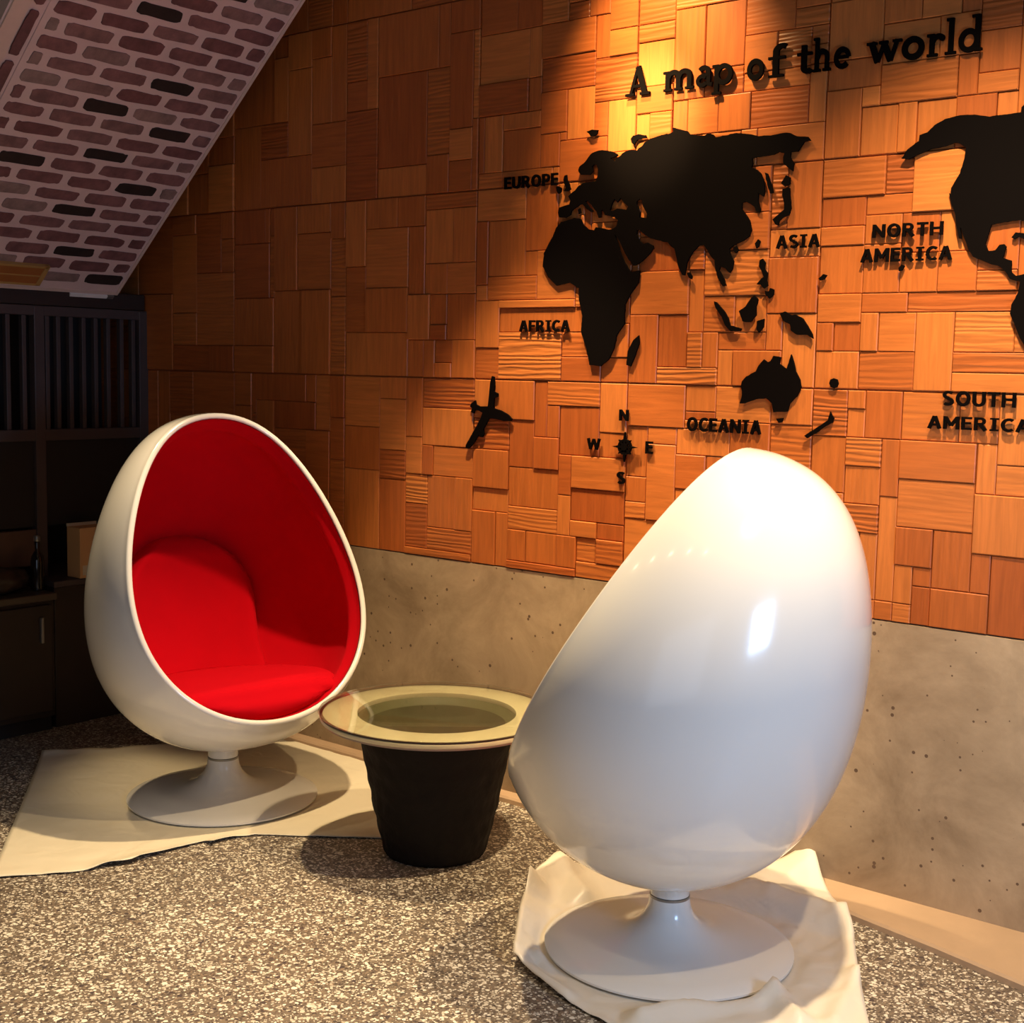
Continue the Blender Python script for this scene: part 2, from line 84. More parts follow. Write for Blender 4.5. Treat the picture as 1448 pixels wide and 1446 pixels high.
# ------------------------------------------------------------------ materials
def new_mat(name):
    m = bpy.data.materials.new(name); m.use_nodes = True
    nt = m.node_tree; b = nt.nodes['Principled BSDF']; return m, nt, b
def N(nt, t, **k):
    n = nt.nodes.new(t)
    for a, v in k.items():
        if a in ('inp',):
            for kk, vv in v.items(): n.inputs[kk].default_value = vv
        else: setattr(n, a, v)
    return n
def simple(name, col, rough=.5, metal=0, coat=0, spec=.5, bump=0, bscale=50, var=0, vscale=6):
    m, nt, b = new_mat(name)
    b.inputs['Base Color'].default_value = (*col, 1); b.inputs['Roughness'].default_value = rough
    b.inputs['Metallic'].default_value = metal; b.inputs['Coat Weight'].default_value = coat
    b.inputs['Specular IOR Level'].default_value = spec
    tc = N(nt, 'ShaderNodeTexCoord')
    if var > 0:
        no = N(nt, 'ShaderNodeTexNoise', inp={'Scale': vscale, 'Detail': 5})
        nt.links.new(tc.outputs['Object'], no.inputs['Vector'])
        mx = N(nt, 'ShaderNodeMix', data_type='RGBA')
        mx.inputs['A'].default_value = (*[c * (1 - var) for c in col], 1)
        mx.inputs['B'].default_value = (*[min(1, c * (1 + var)) for c in col], 1)
        nt.links.new(no.outputs['Fac'], mx.inputs['Factor']); nt.links.new(mx.outputs['Result'], b.inputs['Base Color'])
    if bump > 0:
        n2 = N(nt, 'ShaderNodeTexNoise', inp={'Scale': bscale, 'Detail': 4})
        nt.links.new(tc.outputs['Object'], n2.inputs['Vector'])
        bp = N(nt, 'ShaderNodeBump', inp={'Strength': bump, 'Distance': .004})
        nt.links.new(n2.outputs['Fac'], bp.inputs['Height']); nt.links.new(bp.outputs['Normal'], b.inputs['Normal'])
    return m
M = {}
M['shell'] = simple('glossy_white_gelcoat', (.86, .85, .82), .17, coat=.6, spec=.6)
M['shell'].node_tree.nodes['Principled BSDF'].inputs['Coat Roughness'].default_value = .08
M['base_white'] = simple('white_enamel', (.82, .80, .76), .22, coat=.4)
M['red'] = simple('red_wool_felt', (.52, .001, .008), .9, spec=.08, bump=.25, bscale=900, var=.08, vscale=8)
M['red'].node_tree.nodes['Principled BSDF'].inputs['Sheen Weight'].default_value = .15
M['red'].node_tree.nodes['Principled BSDF'].inputs['Sheen Tint'].default_value = (.9, .05, .08, 1)
M['collar'] = simple('grey_collar', (.25, .24, .22), .3, metal=.6)
M['black'] = simple('matt_black_acrylic', (.003, .002, .002), .7, spec=.04)
M['rattan'] = simple('black_rough_drum', (.013, .010, .009), .75, spec=.2, bump=1.0, bscale=45)
M['cream'] = simple('cream_ring_lacquer', (.82, .74, .50), .3, coat=.2)
M['flange'] = simple('pinkish_flange', (.55, .44, .38), .3, coat=.3)
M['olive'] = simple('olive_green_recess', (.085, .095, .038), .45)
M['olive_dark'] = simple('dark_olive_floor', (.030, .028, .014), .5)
M['tabledark'] = simple('dark_table_edge', (.03, .012, .010), .3)
M['dark_wood'] = simple('dark_brown_wood', (.022, .012, .009), .5, var=.35, vscale=9)
M['slat_wood'] = simple('dark_slat_wood', (.060, .042, .041), .5, var=.2, vscale=9)
M['panel_brown'] = simple('reddish_brown_panel', (.09, .045, .03), .5, var=.2)
M['very_dark'] = simple('blackened_wall', (.012, .008, .007), .7)
M['card'] = simple('brown_cardboard', (.62, .34, .15), .8, var=.1)
M['card_white'] = simple('pale_label', (.6, .5, .35), .7)
M['bottle'] = simple('dark_bottle_glass', (.012, .008, .006), .08, coat=.5)
M['alu'] = simple('pale_metal', (.85, .82, .80), .35, metal=.0)
M['trim_pale'] = simple('pale_painted_trim', (.66, .49, .42), .6, var=.12, vscale=20)
M['ply'] = simple('orange_wood_board', (.36, .12, .03), .45, var=.25)
M['ply_glint'] = simple('painted_yellow_reflection', (.45, .26, .08), .4)
M['ceiling'] = simple('dark_ceiling_paint', (.05, .04, .035), .9)
M['bag'] = simple('crumpled_dark_bag', (.03, .018, .013), .4, bump=.6, bscale=20)
M['rail'] = simple('worn_rail', (.07, .05, .035), .35)
# sheets
def sheet_mat(name, col, tr):
    m, nt, b = new_mat(name)
    b.inputs['Base Color'].default_value = (*col, 1); b.inputs['Roughness'].default_value = .38
    b.inputs['Specular IOR Level'].default_value = .4
    tc = N(nt, 'ShaderNodeTexCoord'); no = N(nt, 'ShaderNodeTexNoise', inp={'Scale': 9, 'Detail': 2, 'Distortion': .8})
    nt.links.new(tc.outputs['Object'], no.inputs['Vector'])
    bp = N(nt, 'ShaderNodeBump', inp={'Strength': .25, 'Distance': .02})
    nt.links.new(no.outputs['Fac'], bp.inputs['Height']); nt.links.new(bp.outputs['Normal'], b.inputs['Normal'])
    return m
M['sheet'] = sheet_mat('off_white_foam_sheet', (.80, .72, .55), 0)
M['sheet2'] = sheet_mat('wrapping_sheet', (.78, .71, .60), 0)
# terrazzo
def terrazzo():
    m, nt, b = new_mat('terrazzo')
    L = nt.links.new; tc = N(nt, 'ShaderNodeTexCoord')
    w = N(nt, 'ShaderNodeTexNoise', inp={'Scale': 40, 'Detail': 2})
    L(tc.outputs['Object'], w.inputs['Vector'])
    ad = N(nt, 'ShaderNodeVectorMath', operation='MULTIPLY_ADD'); ad.inputs[1].default_value = (.012, .012, .012)
    L(w.outputs['Color'], ad.inputs[0]); L(tc.outputs['Object'], ad.inputs[2])
    def layer(scale, thr, prev, ramp, off):
        mp = N(nt, 'ShaderNodeMapping'); mp.inputs['Location'].default_value = (off, off * 2, 0)
        L(ad.outputs[0], mp.inputs['Vector'])
        v = N(nt, 'ShaderNodeTexVoronoi', inp={'Scale': scale, 'Randomness': 1.0}); L(mp.outputs[0], v.inputs['Vector'])
        sx = N(nt, 'ShaderNodeSeparateColor'); L(v.outputs['Color'], sx.inputs[0])
        # size of each chip varies with its random value
        mt = N(nt, 'ShaderNodeMath', operation='MULTIPLY_ADD'); L(sx.outputs[1], mt.inputs[0]); mt.inputs[1].default_value = .45; mt.inputs[2].default_value = thr
        cmp_ = N(nt, 'ShaderNodeMath', operation='LESS_THAN'); L(v.outputs['Distance'], cmp_.inputs[0]); L(mt.outputs[0], cmp_.inputs[1])
        cr = N(nt, 'ShaderNodeValToRGB'); cr.color_ramp.interpolation = 'CONSTANT'
        els = cr.color_ramp.elements
        els[0].position = 0; els[0].color = (*ramp[0][1], 1); els[1].position = ramp[1][0]; els[1].color = (*ramp[1][1], 1)
        for p, c in ramp[2:]:
            e = els.new(p); e.color = (*c, 1)
        L(sx.outputs[0], cr.inputs[0])
        mx = N(nt, 'ShaderNodeMix', data_type='RGBA'); L(cmp_.outputs[0], mx.inputs['Factor'])
        if isinstance(prev, tuple): mx.inputs['A'].default_value = (*prev, 1)
        else: L(prev, mx.inputs['A'])
        L(cr.outputs[0], mx.inputs['B'])
        return mx.outputs['Result']
    dk = (.10, .075, .06); md = (.30, .22, .155); lt = (.74, .66, .54); wh = (.95, .88, .74)
    a = layer(150, .22, (.19, .15, .115), [(0, dk), (.34, md), (.58, lt), (.85, wh)], 0)
    c0 = layer(100, .10, a, [(0, (.09, .07, .06)), (.3, (.27, .21, .15)), (.48, (.62, .55, .44)), (.8, wh)], 7.7)
    c = layer(66, .02, c0, [(0, (.08, .06, .06)), (.25, (.24, .19, .14)), (.5, lt), (.78, wh)], 3.3)
    big = N(nt, 'ShaderNodeTexNoise', inp={'Scale': 1.6, 'Detail': 3}); L(tc.outputs['Object'], big.inputs['Vector'])
    cr = N(nt, 'ShaderNodeValToRGB'); cr.color_ramp.elements[0].position = .3; cr.color_ramp.elements[0].color = (.72, .72, .72, 1)
    cr.color_ramp.elements[1].position = .7; cr.color_ramp.elements[1].color = (1, 1, 1, 1); L(big.outputs['Fac'], cr.inputs[0])
    mx = N(nt, 'ShaderNodeMix', data_type='RGBA', blend_type='MULTIPLY'); mx.inputs['Factor'].default_value = 1
    L(c, mx.inputs['A']); L(cr.outputs[0], mx.inputs['B']); L(mx.outputs['Result'], b.inputs['Base Color'])
    b.inputs['Roughness'].default_value = .42
    return m
M['terrazzo'] = terrazzo()
def concrete():
    m, nt, b = new_mat('cement_render')
    L = nt.links.new; tc = N(nt, 'ShaderNodeTexCoord')
    n1 = N(nt, 'ShaderNodeTexNoise', inp={'Scale': 3.2, 'Detail': 10, 'Roughness': .68, 'Distortion': .5}); L(tc.outputs['Object'], n1.inputs['Vector'])
    cr = N(nt, 'ShaderNodeValToRGB'); e = cr.color_ramp.elements
    e[0].position = .32; e[0].color = (.27, .19, .115, 1); e[1].position = .68; e[1].color = (.52, .39, .255, 1); L(n1.outputs['Fac'], cr.inputs[0])
    v = N(nt, 'ShaderNodeTexVoronoi', inp={'Scale': 30, 'Randomness': 1}); L(tc.outputs['Object'], v.inputs['Vector'])
    sc = N(nt, 'ShaderNodeSeparateColor'); L(v.outputs['Color'], sc.inputs[0])
    mt = N(nt, 'ShaderNodeMath', operation='MULTIPLY'); L(sc.outputs[0], mt.inputs[0]); mt.inputs[1].default_value = .17
    lt = N(nt, 'ShaderNodeMath', operation='LESS_THAN'); L(v.outputs['Distance'], lt.inputs[0]); L(mt.outputs[0], lt.inputs[1])
    g = N(nt, 'ShaderNodeMath', operation='GREATER_THAN'); L(sc.outputs[1], g.inputs[0]); g.inputs[1].default_value = .45
    mm = N(nt, 'ShaderNodeMath', operation='MULTIPLY'); L(lt.outputs[0], mm.inputs[0]); L(g.outputs[0], mm.inputs[1])
    mx = N(nt, 'ShaderNodeMix', data_type='RGBA'); L(mm.outputs[0], mx.inputs['Factor']); L(cr.outputs[0], mx.inputs['A']); mx.inputs['B'].default_value = (.13, .08, .05, 1)
    L(mx.outputs['Result'], b.inputs['Base Color']); b.inputs['Roughness'].default_value = .55
    n2 = N(nt, 'ShaderNodeTexNoise', inp={'Scale': 45, 'Detail': 8}); L(tc.outputs['Object'], n2.inputs['Vector'])
    bp = N(nt, 'ShaderNodeBump', inp={'Strength': .12, 'Distance': .004}); L(n2.outputs['Fac'], bp.inputs['Height']); L(bp.outputs['Normal'], b.inputs['Normal'])
    return m
M['concrete'] = concrete()
M['kerb'] = simple('tan_cement_kerb', (.44, .30, .19), .6, bump=.4, bscale=30, var=.16, vscale=7)
def woodblocks():
    m, nt, b = new_mat('wood_block_mosaic')
    L = nt.links.new
    at = N(nt, 'ShaderNodeAttribute', attribute_name='blk')   # r = random, g = grain direction, b = ribbed
    sp = N(nt, 'ShaderNodeSeparateColor'); L(at.outputs['Color'], sp.inputs[0])
    tc = N(nt, 'ShaderNodeTexCoord'); sx = N(nt, 'ShaderNodeSeparateXYZ'); L(tc.outputs['Object'], sx.inputs[0])
    def mixf(a, bb):
        x = N(nt, 'ShaderNodeMix', data_type='FLOAT'); L(sp.outputs[1], x.inputs['Factor']); L(a, x.inputs['A']); L(bb, x.inputs['B']); return x.outputs['Result']
    along = mixf(sx.outputs['X'], sx.outputs['Z']); across = mixf(sx.outputs['Z'], sx.outputs['X'])
    of = N(nt, 'ShaderNodeMath', operation='MULTIPLY'); L(sp.outputs[0], of.inputs[0]); of.inputs[1].default_value = 37.0
    cb = N(nt, 'ShaderNodeCombineXYZ'); L(along, cb.inputs[0]); L(across, cb.inputs[1]); L(of.outputs[0], cb.inputs[2])
    mp = N(nt, 'ShaderNodeMapping'); mp.inputs['Scale'].default_value = (2.2, 30, 1); L(cb.outputs[0], mp.inputs['Vector'])
    n1 = N(nt, 'ShaderNodeTexNoise', inp={'Scale': 2.2, 'Detail': 5, 'Roughness': .6, 'Distortion': .6}); L(mp.outputs[0], n1.inputs['Vector'])
    mp2 = N(nt, 'ShaderNodeMapping'); mp2.inputs['Scale'].default_value = (3.0, 22, 1); L(cb.outputs[0], mp2.inputs['Vector'])
    wv = N(nt, 'ShaderNodeTexWave', bands_direction='Y', inp={'Scale': .9, 'Distortion': 16.0, 'Detail': 4, 'Detail Scale': .6}); L(mp2.outputs[0], wv.inputs['Vector'])
    cr = N(nt, 'ShaderNodeValToRGB'); e = cr.color_ramp.elements
    e[0].position = 0; e[0].color = (.40, .095, .019, 1); e[1].position = 1; e[1].color = (.60, .19, .042, 1)
    md = e.new(.5); md.color = (.49, .135, .027, 1)
    L(sp.outputs[0], cr.inputs[0])
    g = N(nt, 'ShaderNodeMapRange', inp={'From Min': .3, 'From Max': .7, 'To Min': .80, 'To Max': 1.12}); L(n1.outputs['Fac'], g.inputs['Value'])
    wr = N(nt, 'ShaderNodeMapRange', inp={'From Min': 0, 'From Max': .5, 'To Min': .72, 'To Max': 1.0}); L(wv.outputs['Fac'], wr.inputs['Value'])
    wm = N(nt, 'ShaderNodeMix', data_type='FLOAT'); L(sp.outputs[2], wm.inputs['Factor']); wm.inputs['A'].default_value = 1; L(wr.outputs[0], wm.inputs['B'])
    mu = N(nt, 'ShaderNodeMath', operation='MULTIPLY'); L(g.outputs[0], mu.inputs[0]); L(wm.outputs['Result'], mu.inputs[1])
    vm = N(nt, 'ShaderNodeVectorMath', operation='SCALE'); L(cr.outputs[0], vm.inputs[0]); L(mu.outputs[0], vm.inputs['Scale'])
    L(vm.outputs[0], b.inputs['Base Color'])
    b.inputs['Roughness'].default_value = .42; b.inputs['Specular IOR Level'].default_value = .5
    bh = N(nt, 'ShaderNodeMath', operation='MULTIPLY'); L(wv.outputs['Fac'], bh.inputs[0]); L(sp.outputs[2], bh.inputs[1])
    ah = N(nt, 'ShaderNodeMath', operation='MULTIPLY_ADD'); L(n1.outputs['Fac'], ah.inputs[0]); ah.inputs[1].default_value = .35; L(bh.outputs[0], ah.inputs[2])
    bp = N(nt, 'ShaderNodeBump', inp={'Strength': .8, 'Distance': .0022}); L(ah.outputs[0], bp.inputs['Height']); L(bp.outputs['Normal'], b.inputs['Normal'])
    return m
M['blocks'] = woodblocks()
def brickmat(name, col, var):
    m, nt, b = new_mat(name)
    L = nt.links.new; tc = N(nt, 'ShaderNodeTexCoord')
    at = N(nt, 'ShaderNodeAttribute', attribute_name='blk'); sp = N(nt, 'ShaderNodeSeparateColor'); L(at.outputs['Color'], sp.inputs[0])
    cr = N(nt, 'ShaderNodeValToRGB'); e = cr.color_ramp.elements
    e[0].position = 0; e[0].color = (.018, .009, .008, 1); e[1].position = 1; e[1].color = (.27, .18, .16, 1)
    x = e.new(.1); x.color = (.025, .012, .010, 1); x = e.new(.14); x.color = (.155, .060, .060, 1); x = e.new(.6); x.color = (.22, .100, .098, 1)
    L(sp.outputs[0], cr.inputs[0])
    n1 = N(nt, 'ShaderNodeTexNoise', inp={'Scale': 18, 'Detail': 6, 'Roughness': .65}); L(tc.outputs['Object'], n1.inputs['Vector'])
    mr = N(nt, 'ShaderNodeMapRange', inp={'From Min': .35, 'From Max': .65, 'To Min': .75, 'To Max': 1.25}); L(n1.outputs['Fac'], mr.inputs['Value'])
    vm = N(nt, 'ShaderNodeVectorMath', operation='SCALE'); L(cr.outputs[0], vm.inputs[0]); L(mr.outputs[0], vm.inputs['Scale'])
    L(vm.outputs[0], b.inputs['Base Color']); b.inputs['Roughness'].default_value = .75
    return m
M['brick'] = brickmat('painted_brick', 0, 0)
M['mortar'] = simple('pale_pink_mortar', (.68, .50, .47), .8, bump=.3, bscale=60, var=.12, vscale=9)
def glass():
    m = bpy.data.materials.new('clear_table_glass'); m.use_nodes = True
    nt = m.node_tree; nt.nodes.clear(); L = nt.links.new
    out = N(nt, 'ShaderNodeOutputMaterial'); tr = N(nt, 'ShaderNodeBsdfTransparent'); tr.inputs[0].default_value = (.975, .985, .95, 1)
    gl = N(nt, 'ShaderNodeBsdfGlossy'); gl.inputs['Roughness'].default_value = .02
    fr = N(nt, 'ShaderNodeFresnel'); fr.inputs[0].default_value = 1.4
    sc = N(nt, 'ShaderNodeMath', operation='MULTIPLY'); L(fr.outputs[0], sc.inputs[0]); sc.inputs[1].default_value = .55
    mx = N(nt, 'ShaderNodeMixShader'); L(sc.outputs[0], mx.inputs[0]); L(tr.outputs[0], mx.inputs[1]); L(gl.outputs[0], mx.inputs[2]); L(mx.outputs[0], out.inputs[0])
    return m
M['glass'] = glass()

# ------------------------------------------------------------------ setting
floor = MB().box(-5.6, -1.6, -.08, 1.8, 3.55, 0).build('floor', M['terrazzo']); tag(floor, kind='structure')
wl = MB().box(-5.6, WY, 0, 1.8, WY + .12, WOOD_Z0 - .003).build('wall_back', M['concrete']); tag(wl, kind='structure')
KX = [(-5.1, .05), (-2.1, .06), (-1.75, .13), (-1.47, .18), (-1.2, .24), (-.95, .305), (-.2, .38)]
vs = []; fs = []
for x, w in KX:
    w -= .012
    vs += [(x, WY + .001, 0), (x, WY - w, 0), (x, WY - w + .001, .014), (x, WY - w + .008, .020), (x, WY + .001, .024)]
for i in range(len(KX) - 1):
    for j in range(5):
        j2 = (j + 1) % 5; fs.append([i * 5 + j, i * 5 + j2, (i + 1) * 5 + j2, (i + 1) * 5 + j])
fs += [[0, 1, 2, 3, 4], [len(vs) - 5 + q for q in range(5)]]
kb = mesh('trim_1', vs, fs, M['kerb'])
tag(kb, kind='structure')
lw = MB().box(-5.2, -1.6, 0, -5.1, 3.45, 3.05).build('wall_left', M['very_dark']); tag(lw, kind='structure')
ce = MB().box(-5.6, -1.6, 3.05, 1.8, 3.6, 3.12).build('ceiling', M['ceiling']); tag(ce, kind='structure')

# --- wooden block mosaic
U = .6235 / 24; UX = -1.715; 
def build_mosaic():
    rnd = random.Random(11)
    c0, c1, r0, r1 = -131, 44, 0, 87
    occ = {}
    blocks = []
    def free(a, b_, c, d):
        return all((i, j) not in occ for i in range(a, c) for j in range(b_, d))
    def put(a, b_, c, d, h, g):
        k = len(blocks); blocks.append([a, b_, c, d, h, g])
        for i in range(a, c):
            for j in range(b_, d): occ[(i, j)] = k
    for a, b_, c, d, h, g in BLOCKS:
        a = max(a, c0); c = min(c, c1); b_ = max(b_, r0); d = min(d, r1)
        # do not cross the panel seams
        for axis in (0, 1):
            lo, hi = (a, c) if axis == 0 else (b_, d)
            s0 = (lo + 2) // 24 * 24
            if lo < s0: lo = s0
            nx = s0 + 24
            if hi > nx and hi - nx <= 3: hi = nx
            if axis == 0: a, c = lo, hi
            else: b_, d = lo, hi
        if c - a < 1 or d - b_ < 1: continue
        while c > a and d > b_ and not free(a, b_, c, d):
            # shrink the side that overlaps least
            best = None
            for cand in ((a + 1, b_, c, d), (a, b_ + 1, c, d), (a, b_, c - 1, d), (a, b_, c, d - 1)):
                n = sum((i, j) in occ for i in range(cand[0], cand[2]) for j in range(cand[1], cand[3]))
                sc = (n, -(cand[2] - cand[0]) * (cand[3] - cand[1]))
                if best is None or sc < best[0]: best = (sc, cand)
            a, b_, c, d = best[1]
        if c - a >= 1 and d - b_ >= 1: put(a, b_, c, d, h, g)
    # close hairline gaps by letting the traced blocks grow by one cell
    for k, bl in enumerate(blocks):
        for _ in range(2):
            a, b_, c, d = bl[:4]
            for (na, nb, nc, nd, ra, rb, rc, rd) in ((a, b_, c + 1, d, c, b_, c + 1, d), (a - 1, b_, c, d, a - 1, b_, a, d),
                                                     (a, b_, c, d + 1, a, d, c, d + 1), (a, b_ - 1, c, d, a, b_ - 1, c, b_)):
                if (na // 24 != a // 24) or ((nc - 1) // 24 != (c - 1) // 24) or (nb // 24 != b_ // 24) or ((nd - 1) // 24 != (d - 1) // 24): continue
                if ra < c0 or rc > c1 or rb < r0 or rd > r1 or not free(ra, rb, rc, rd): continue
                # only if the cell beyond is taken (a true sliver)
                if nc > c: q = (c + 1, b_, c + 2, d)
                elif na < a: q = (a - 2, b_, a - 1, d)
                elif nd > d: q = (a, d + 1, c, d + 2)
                else: q = (a, b_ - 2, c, b_ - 1)
                fr = sum((i, j) not in occ for i in range(q[0], q[2]) for j in range(q[1], q[3]))
                if fr > .5 * max(1, (q[2] - q[0]) * (q[3] - q[1])): continue
                bl[0], bl[1], bl[2], bl[3] = na, nb, nc, nd
                for i in range(ra, rc):
                    for j in range(rb, rd): occ[(i, j)] = k
                break
    # the rest of the wall in the same kind of pattern
    sizes = [(5, 10), (10, 5), (8, 8), (4, 9), (9, 4), (6, 12), (12, 6), (7, 11), (11, 7), (5, 6), (6, 5), (9, 12), (12, 9), (4, 4)]
    for j in range(r0, r1):
        for i in range(c0, c1):
            if (i, j) in occ: continue
            ex = (i // 24 + 1) * 24; ey = (j // 24 + 1) * 24
            w, h = rnd.choice(sizes)
            if rnd.random() < .5: w, h = h, w
            w = min(w, ex - i, c1 - i); h = min(h, ey - j, r1 - j)
            if ex - (i + w) < 3: w = min(ex, c1) - i
            if ey - (j + h) < 3: h = min(ey, r1) - j
            ww = 0
            while ww < w and (i + ww, j) not in occ: ww += 1
            hh = 1
            while hh < h and free(i, j + hh, i + ww, j + hh + 1): hh += 1
            put(i, j, i + ww, j + hh, rnd.choice((0, 0, 1, 1, 2, 2, 3)), rnd.choice((0, 1)))
    H = (.0015, .0036, .0058, .008)
    vs = []; fs = []; cols = []
    for a, b_, c, d, h, g in blocks:
        x0, x1 = UX + a * U, UX + c * U; z0, z1 = WOOD_Z0 + b_ * U, WOOD_Z0 + d * U
        e = .0009; x0 += e; x1 -= e; z0 += e; z1 -= e
        if a % 24 == 0: x0 += .0012
        if c % 24 == 0: x1 -= .0012
        if b_ % 24 == 0 and b_ > 0: z0 += .0012
        if d % 24 == 0: z1 -= .0012
        t = H[h] + rnd.uniform(-.0008, .0008); yb = WY + .012; yf = WY + .005 - t; bv = .0022
        n = len(vs)
        tl = [rnd.uniform(-.0010, .0010) for _ in range(3)]
        for (xx, zz, yy) in ((x0, z0, yb), (x1, z0, yb), (x1, z1, yb), (x0, z1, yb)): vs.append((xx, yy, zz))
        for (xx, zz) in ((x0, z0), (x1, z0), (x1, z1), (x0, z1)): vs.append((xx, yf + bv, zz))
        for q, (xx, zz) in enumerate(((x0 + bv, z0 + bv), (x1 - bv, z0 + bv), (x1 - bv, z1 - bv), (x0 + bv, z1 - bv))):
            vs.append((xx, yf + (tl[0] if q in (0, 3) else tl[1]) * .6 + (tl[2] * .6 if q > 1 else 0), zz))
        r = rnd.random(); rib = (rnd.choice((.35, .5, .8)) if (g == 0 and rnd.random() < .5) else (.15 if rnd.random() < .3 else 0.0))
        for lo, hi in ((0, 4), (4, 8)):
            for q in range(4):
                q2 = (q + 1) % 4; fs.append([n + lo + q, n + lo + q2, n + hi + q2, n + hi + q]); cols.append((r, g, rib))
        fs.append([n + 8, n + 9, n + 10, n + 11]); cols.append((r, g, rib))
    # backing board
    n = len(vs)
    for xx, zz in ((UX + c0 * U, WOOD_Z0), (UX + c1 * U, WOOD_Z0), (UX + c1 * U, WOOD_Z0 + r1 * U), (UX + c0 * U, WOOD_Z0 + r1 * U)):
        vs.append((xx, WY + .0105, zz))
    fs.append([n, n + 1, n + 2, n + 3]); cols.append((.0, 0, 0))
    me = bpy.data.meshes.new('wall_mosaic'); me.from_pydata(vs, [], fs); me.materials.append(M['blocks'])
    bm = bmesh.new(); bm.from_mesh(me); bm.normal_update()
    for f in bm.faces:
        if len(f.verts) == 4 and f.normal.y > .3: f.normal_flip()
    bm.to_mesh(me); bm.free()
    at = me.color_attributes.new('blk', 'FLOAT_COLOR', 'CORNER')
    for p in me.polygons:
        c = cols[p.index]
        for li in p.loop_indices: at.data[li].color = (c[0], c[1], c[2], 1)
    o = bpy.data.objects.new('wall_back_cladding', me); COL.objects.link(o); tag(o, kind='structure')
    return len(blocks)
print('mosaic blocks', build_mosaic())

# --- sloping brick soffit
SP = Vector((-4.75, 0, 1.7265)); SD = Vector((.7467, 0, .6652)); SNn = Vector((.6652, 0, -.7467))  # faces down / right
def sof(s, y, out=0.0): return SP + SD * s + Vector((0, y, 0)) + SNn * out
def build_soffit():
    S1 = 1.92
    mb = MB()
    def slab(s0, s1, y0, y1, o0, o1, mi=0):
        vs = [sof(a, b, c) for c in (o0, o1) for a, b in ((s0, y0), (s1, y0), (s1, y1), (s0, y1))]
        mb.raw(vs, [[0, 1, 2, 3], [4, 5, 6, 7], [0, 1, 5, 4], [1, 2, 6, 5], [2, 3, 7, 6], [3, 0, 4, 7]], mi)
    slab(-.005, S1, 2.425, 3.296, -.12, 0)
    slab(-.005, S1, 2.305, 2.425, -.12, -.004)
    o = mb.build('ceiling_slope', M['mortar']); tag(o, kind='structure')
    mb = MB(); slab(-.012, S1, 3.290, 3.302, -.12, .004)
    slab(-.02, -.005, 2.305, 3.302, -.12, .003)
    slab(0, S1, 2.312, 2.366, -.1, .003)
    tag(mb.build('trim_2', M['trim_pale']), kind='structure')
    # bricks
    rnd = random.Random(5)
    DK = [(1.291, 2.811), (1.015, 3.008), (0.882, 2.814), (0.798, 3.114), (0.669, 2.912), (0.609, 2.609), (0.531, 3.107), (0.394, 2.913), (0.189, 3.006), (0.061, 3.202), (1.43, 3.0), (1.49, 3.09)]
    vs = []; fs = []; cols = []
    def brick(s, y, hs, hy, r):
        n = len(vs); ring = []
        m = 22
        ph = rnd.uniform(0, 99)
        for k in range(m):
            a = 2 * pi * k / m; cx_, sy_ = cos(a), sin(a)
            px = math.copysign(abs(cx_) ** .32, cx_) * hy; ps = math.copysign(abs(sy_) ** .32, sy_) * hs
            px += noise.noise(Vector((ph, cx_ * 2, sy_ * 2))) * .006; ps += noise.noise(Vector((ph + 9, cx_ * 2.5, sy_ * 2))) * .005
            ring.append((ps, px))
        for off, sc in ((-.002, 1), (.002, 1), (.0035, .985)):
            for ps, px in ring: vs.append(sof(s + ps * sc, y + px * sc, off))
        for lv in (0, 1):
            for k in range(m):
                k2 = (k + 1) % m; fs.append([n + lv * m + k, n + lv * m + k2, n + (lv + 1) * m + k2, n + (lv + 1) * m + k]); cols.append(r)
        fs.append([n + 2 * m + k for k in range(m)]); cols.append(r)
    for row in range(0, 28):
        s = .061 + row * .0683
        for k in range(-1, 6):
            y = 3.2 - .2 * k - (.1 if row % 2 else 0)
            y0, y1 = max(y - .085, 2.448), min(y + .085, 3.278)
            if y1 - y0 < .03: continue
            r = rnd.uniform(.15, 1)
            if any(abs(s - a) < .03 and abs(y - b) < .06 for a, b in DK): r = rnd.uniform(0, .08)
            brick(s + rnd.uniform(-.002, .002), (y0 + y1) / 2, .0235 + rnd.uniform(-.002, .002), (y1 - y0) / 2, r)
    k = 0; s = .1
    while s < S1 - .1:     # soldier course along the outer edge
        brick(s, 2.392, .088, .0175, rnd.uniform(.16, .3)); s += .2
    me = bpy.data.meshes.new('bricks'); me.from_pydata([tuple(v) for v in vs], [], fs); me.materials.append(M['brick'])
    bm = bmesh.new(); bm.from_mesh(me); bmesh.ops.recalc_face_normals(bm, faces=bm.faces); bm.to_mesh(me); bm.free()
    at = me.color_attributes.new('blk', 'FLOAT_COLOR', 'CORNER')
    for p in me.polygons:
        for li in p.loop_indices: at.data[li].color = (cols[p.index],) * 3 + (1,)
    b = bpy.data.objects.new('brickwork', me); COL.objects.link(b); b.parent = o
    # fixed things at the foot of the slope
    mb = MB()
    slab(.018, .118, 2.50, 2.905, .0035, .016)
    t = mb.build('wooden_board', M['ply']); tag(t, 'orange wooden board with painted yellow reflection stripes at the foot of the brick slope', 'board')
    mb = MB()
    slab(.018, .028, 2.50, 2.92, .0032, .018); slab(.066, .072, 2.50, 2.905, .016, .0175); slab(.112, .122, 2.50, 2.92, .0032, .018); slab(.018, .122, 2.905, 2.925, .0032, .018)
    mb.build('reflection_stripes', M['ply_glint'], t)  # yellow stripes stand for a lamp's reflection, put into the colour
    mb = MB(); slab(-.044, -.0215, 3.085, 3.255, -.02, .010)
    t = mb.build('metal_strip', M['alu']); tag(t, 'short pale metal strip under the lower right corner of the brick slope', 'strip')
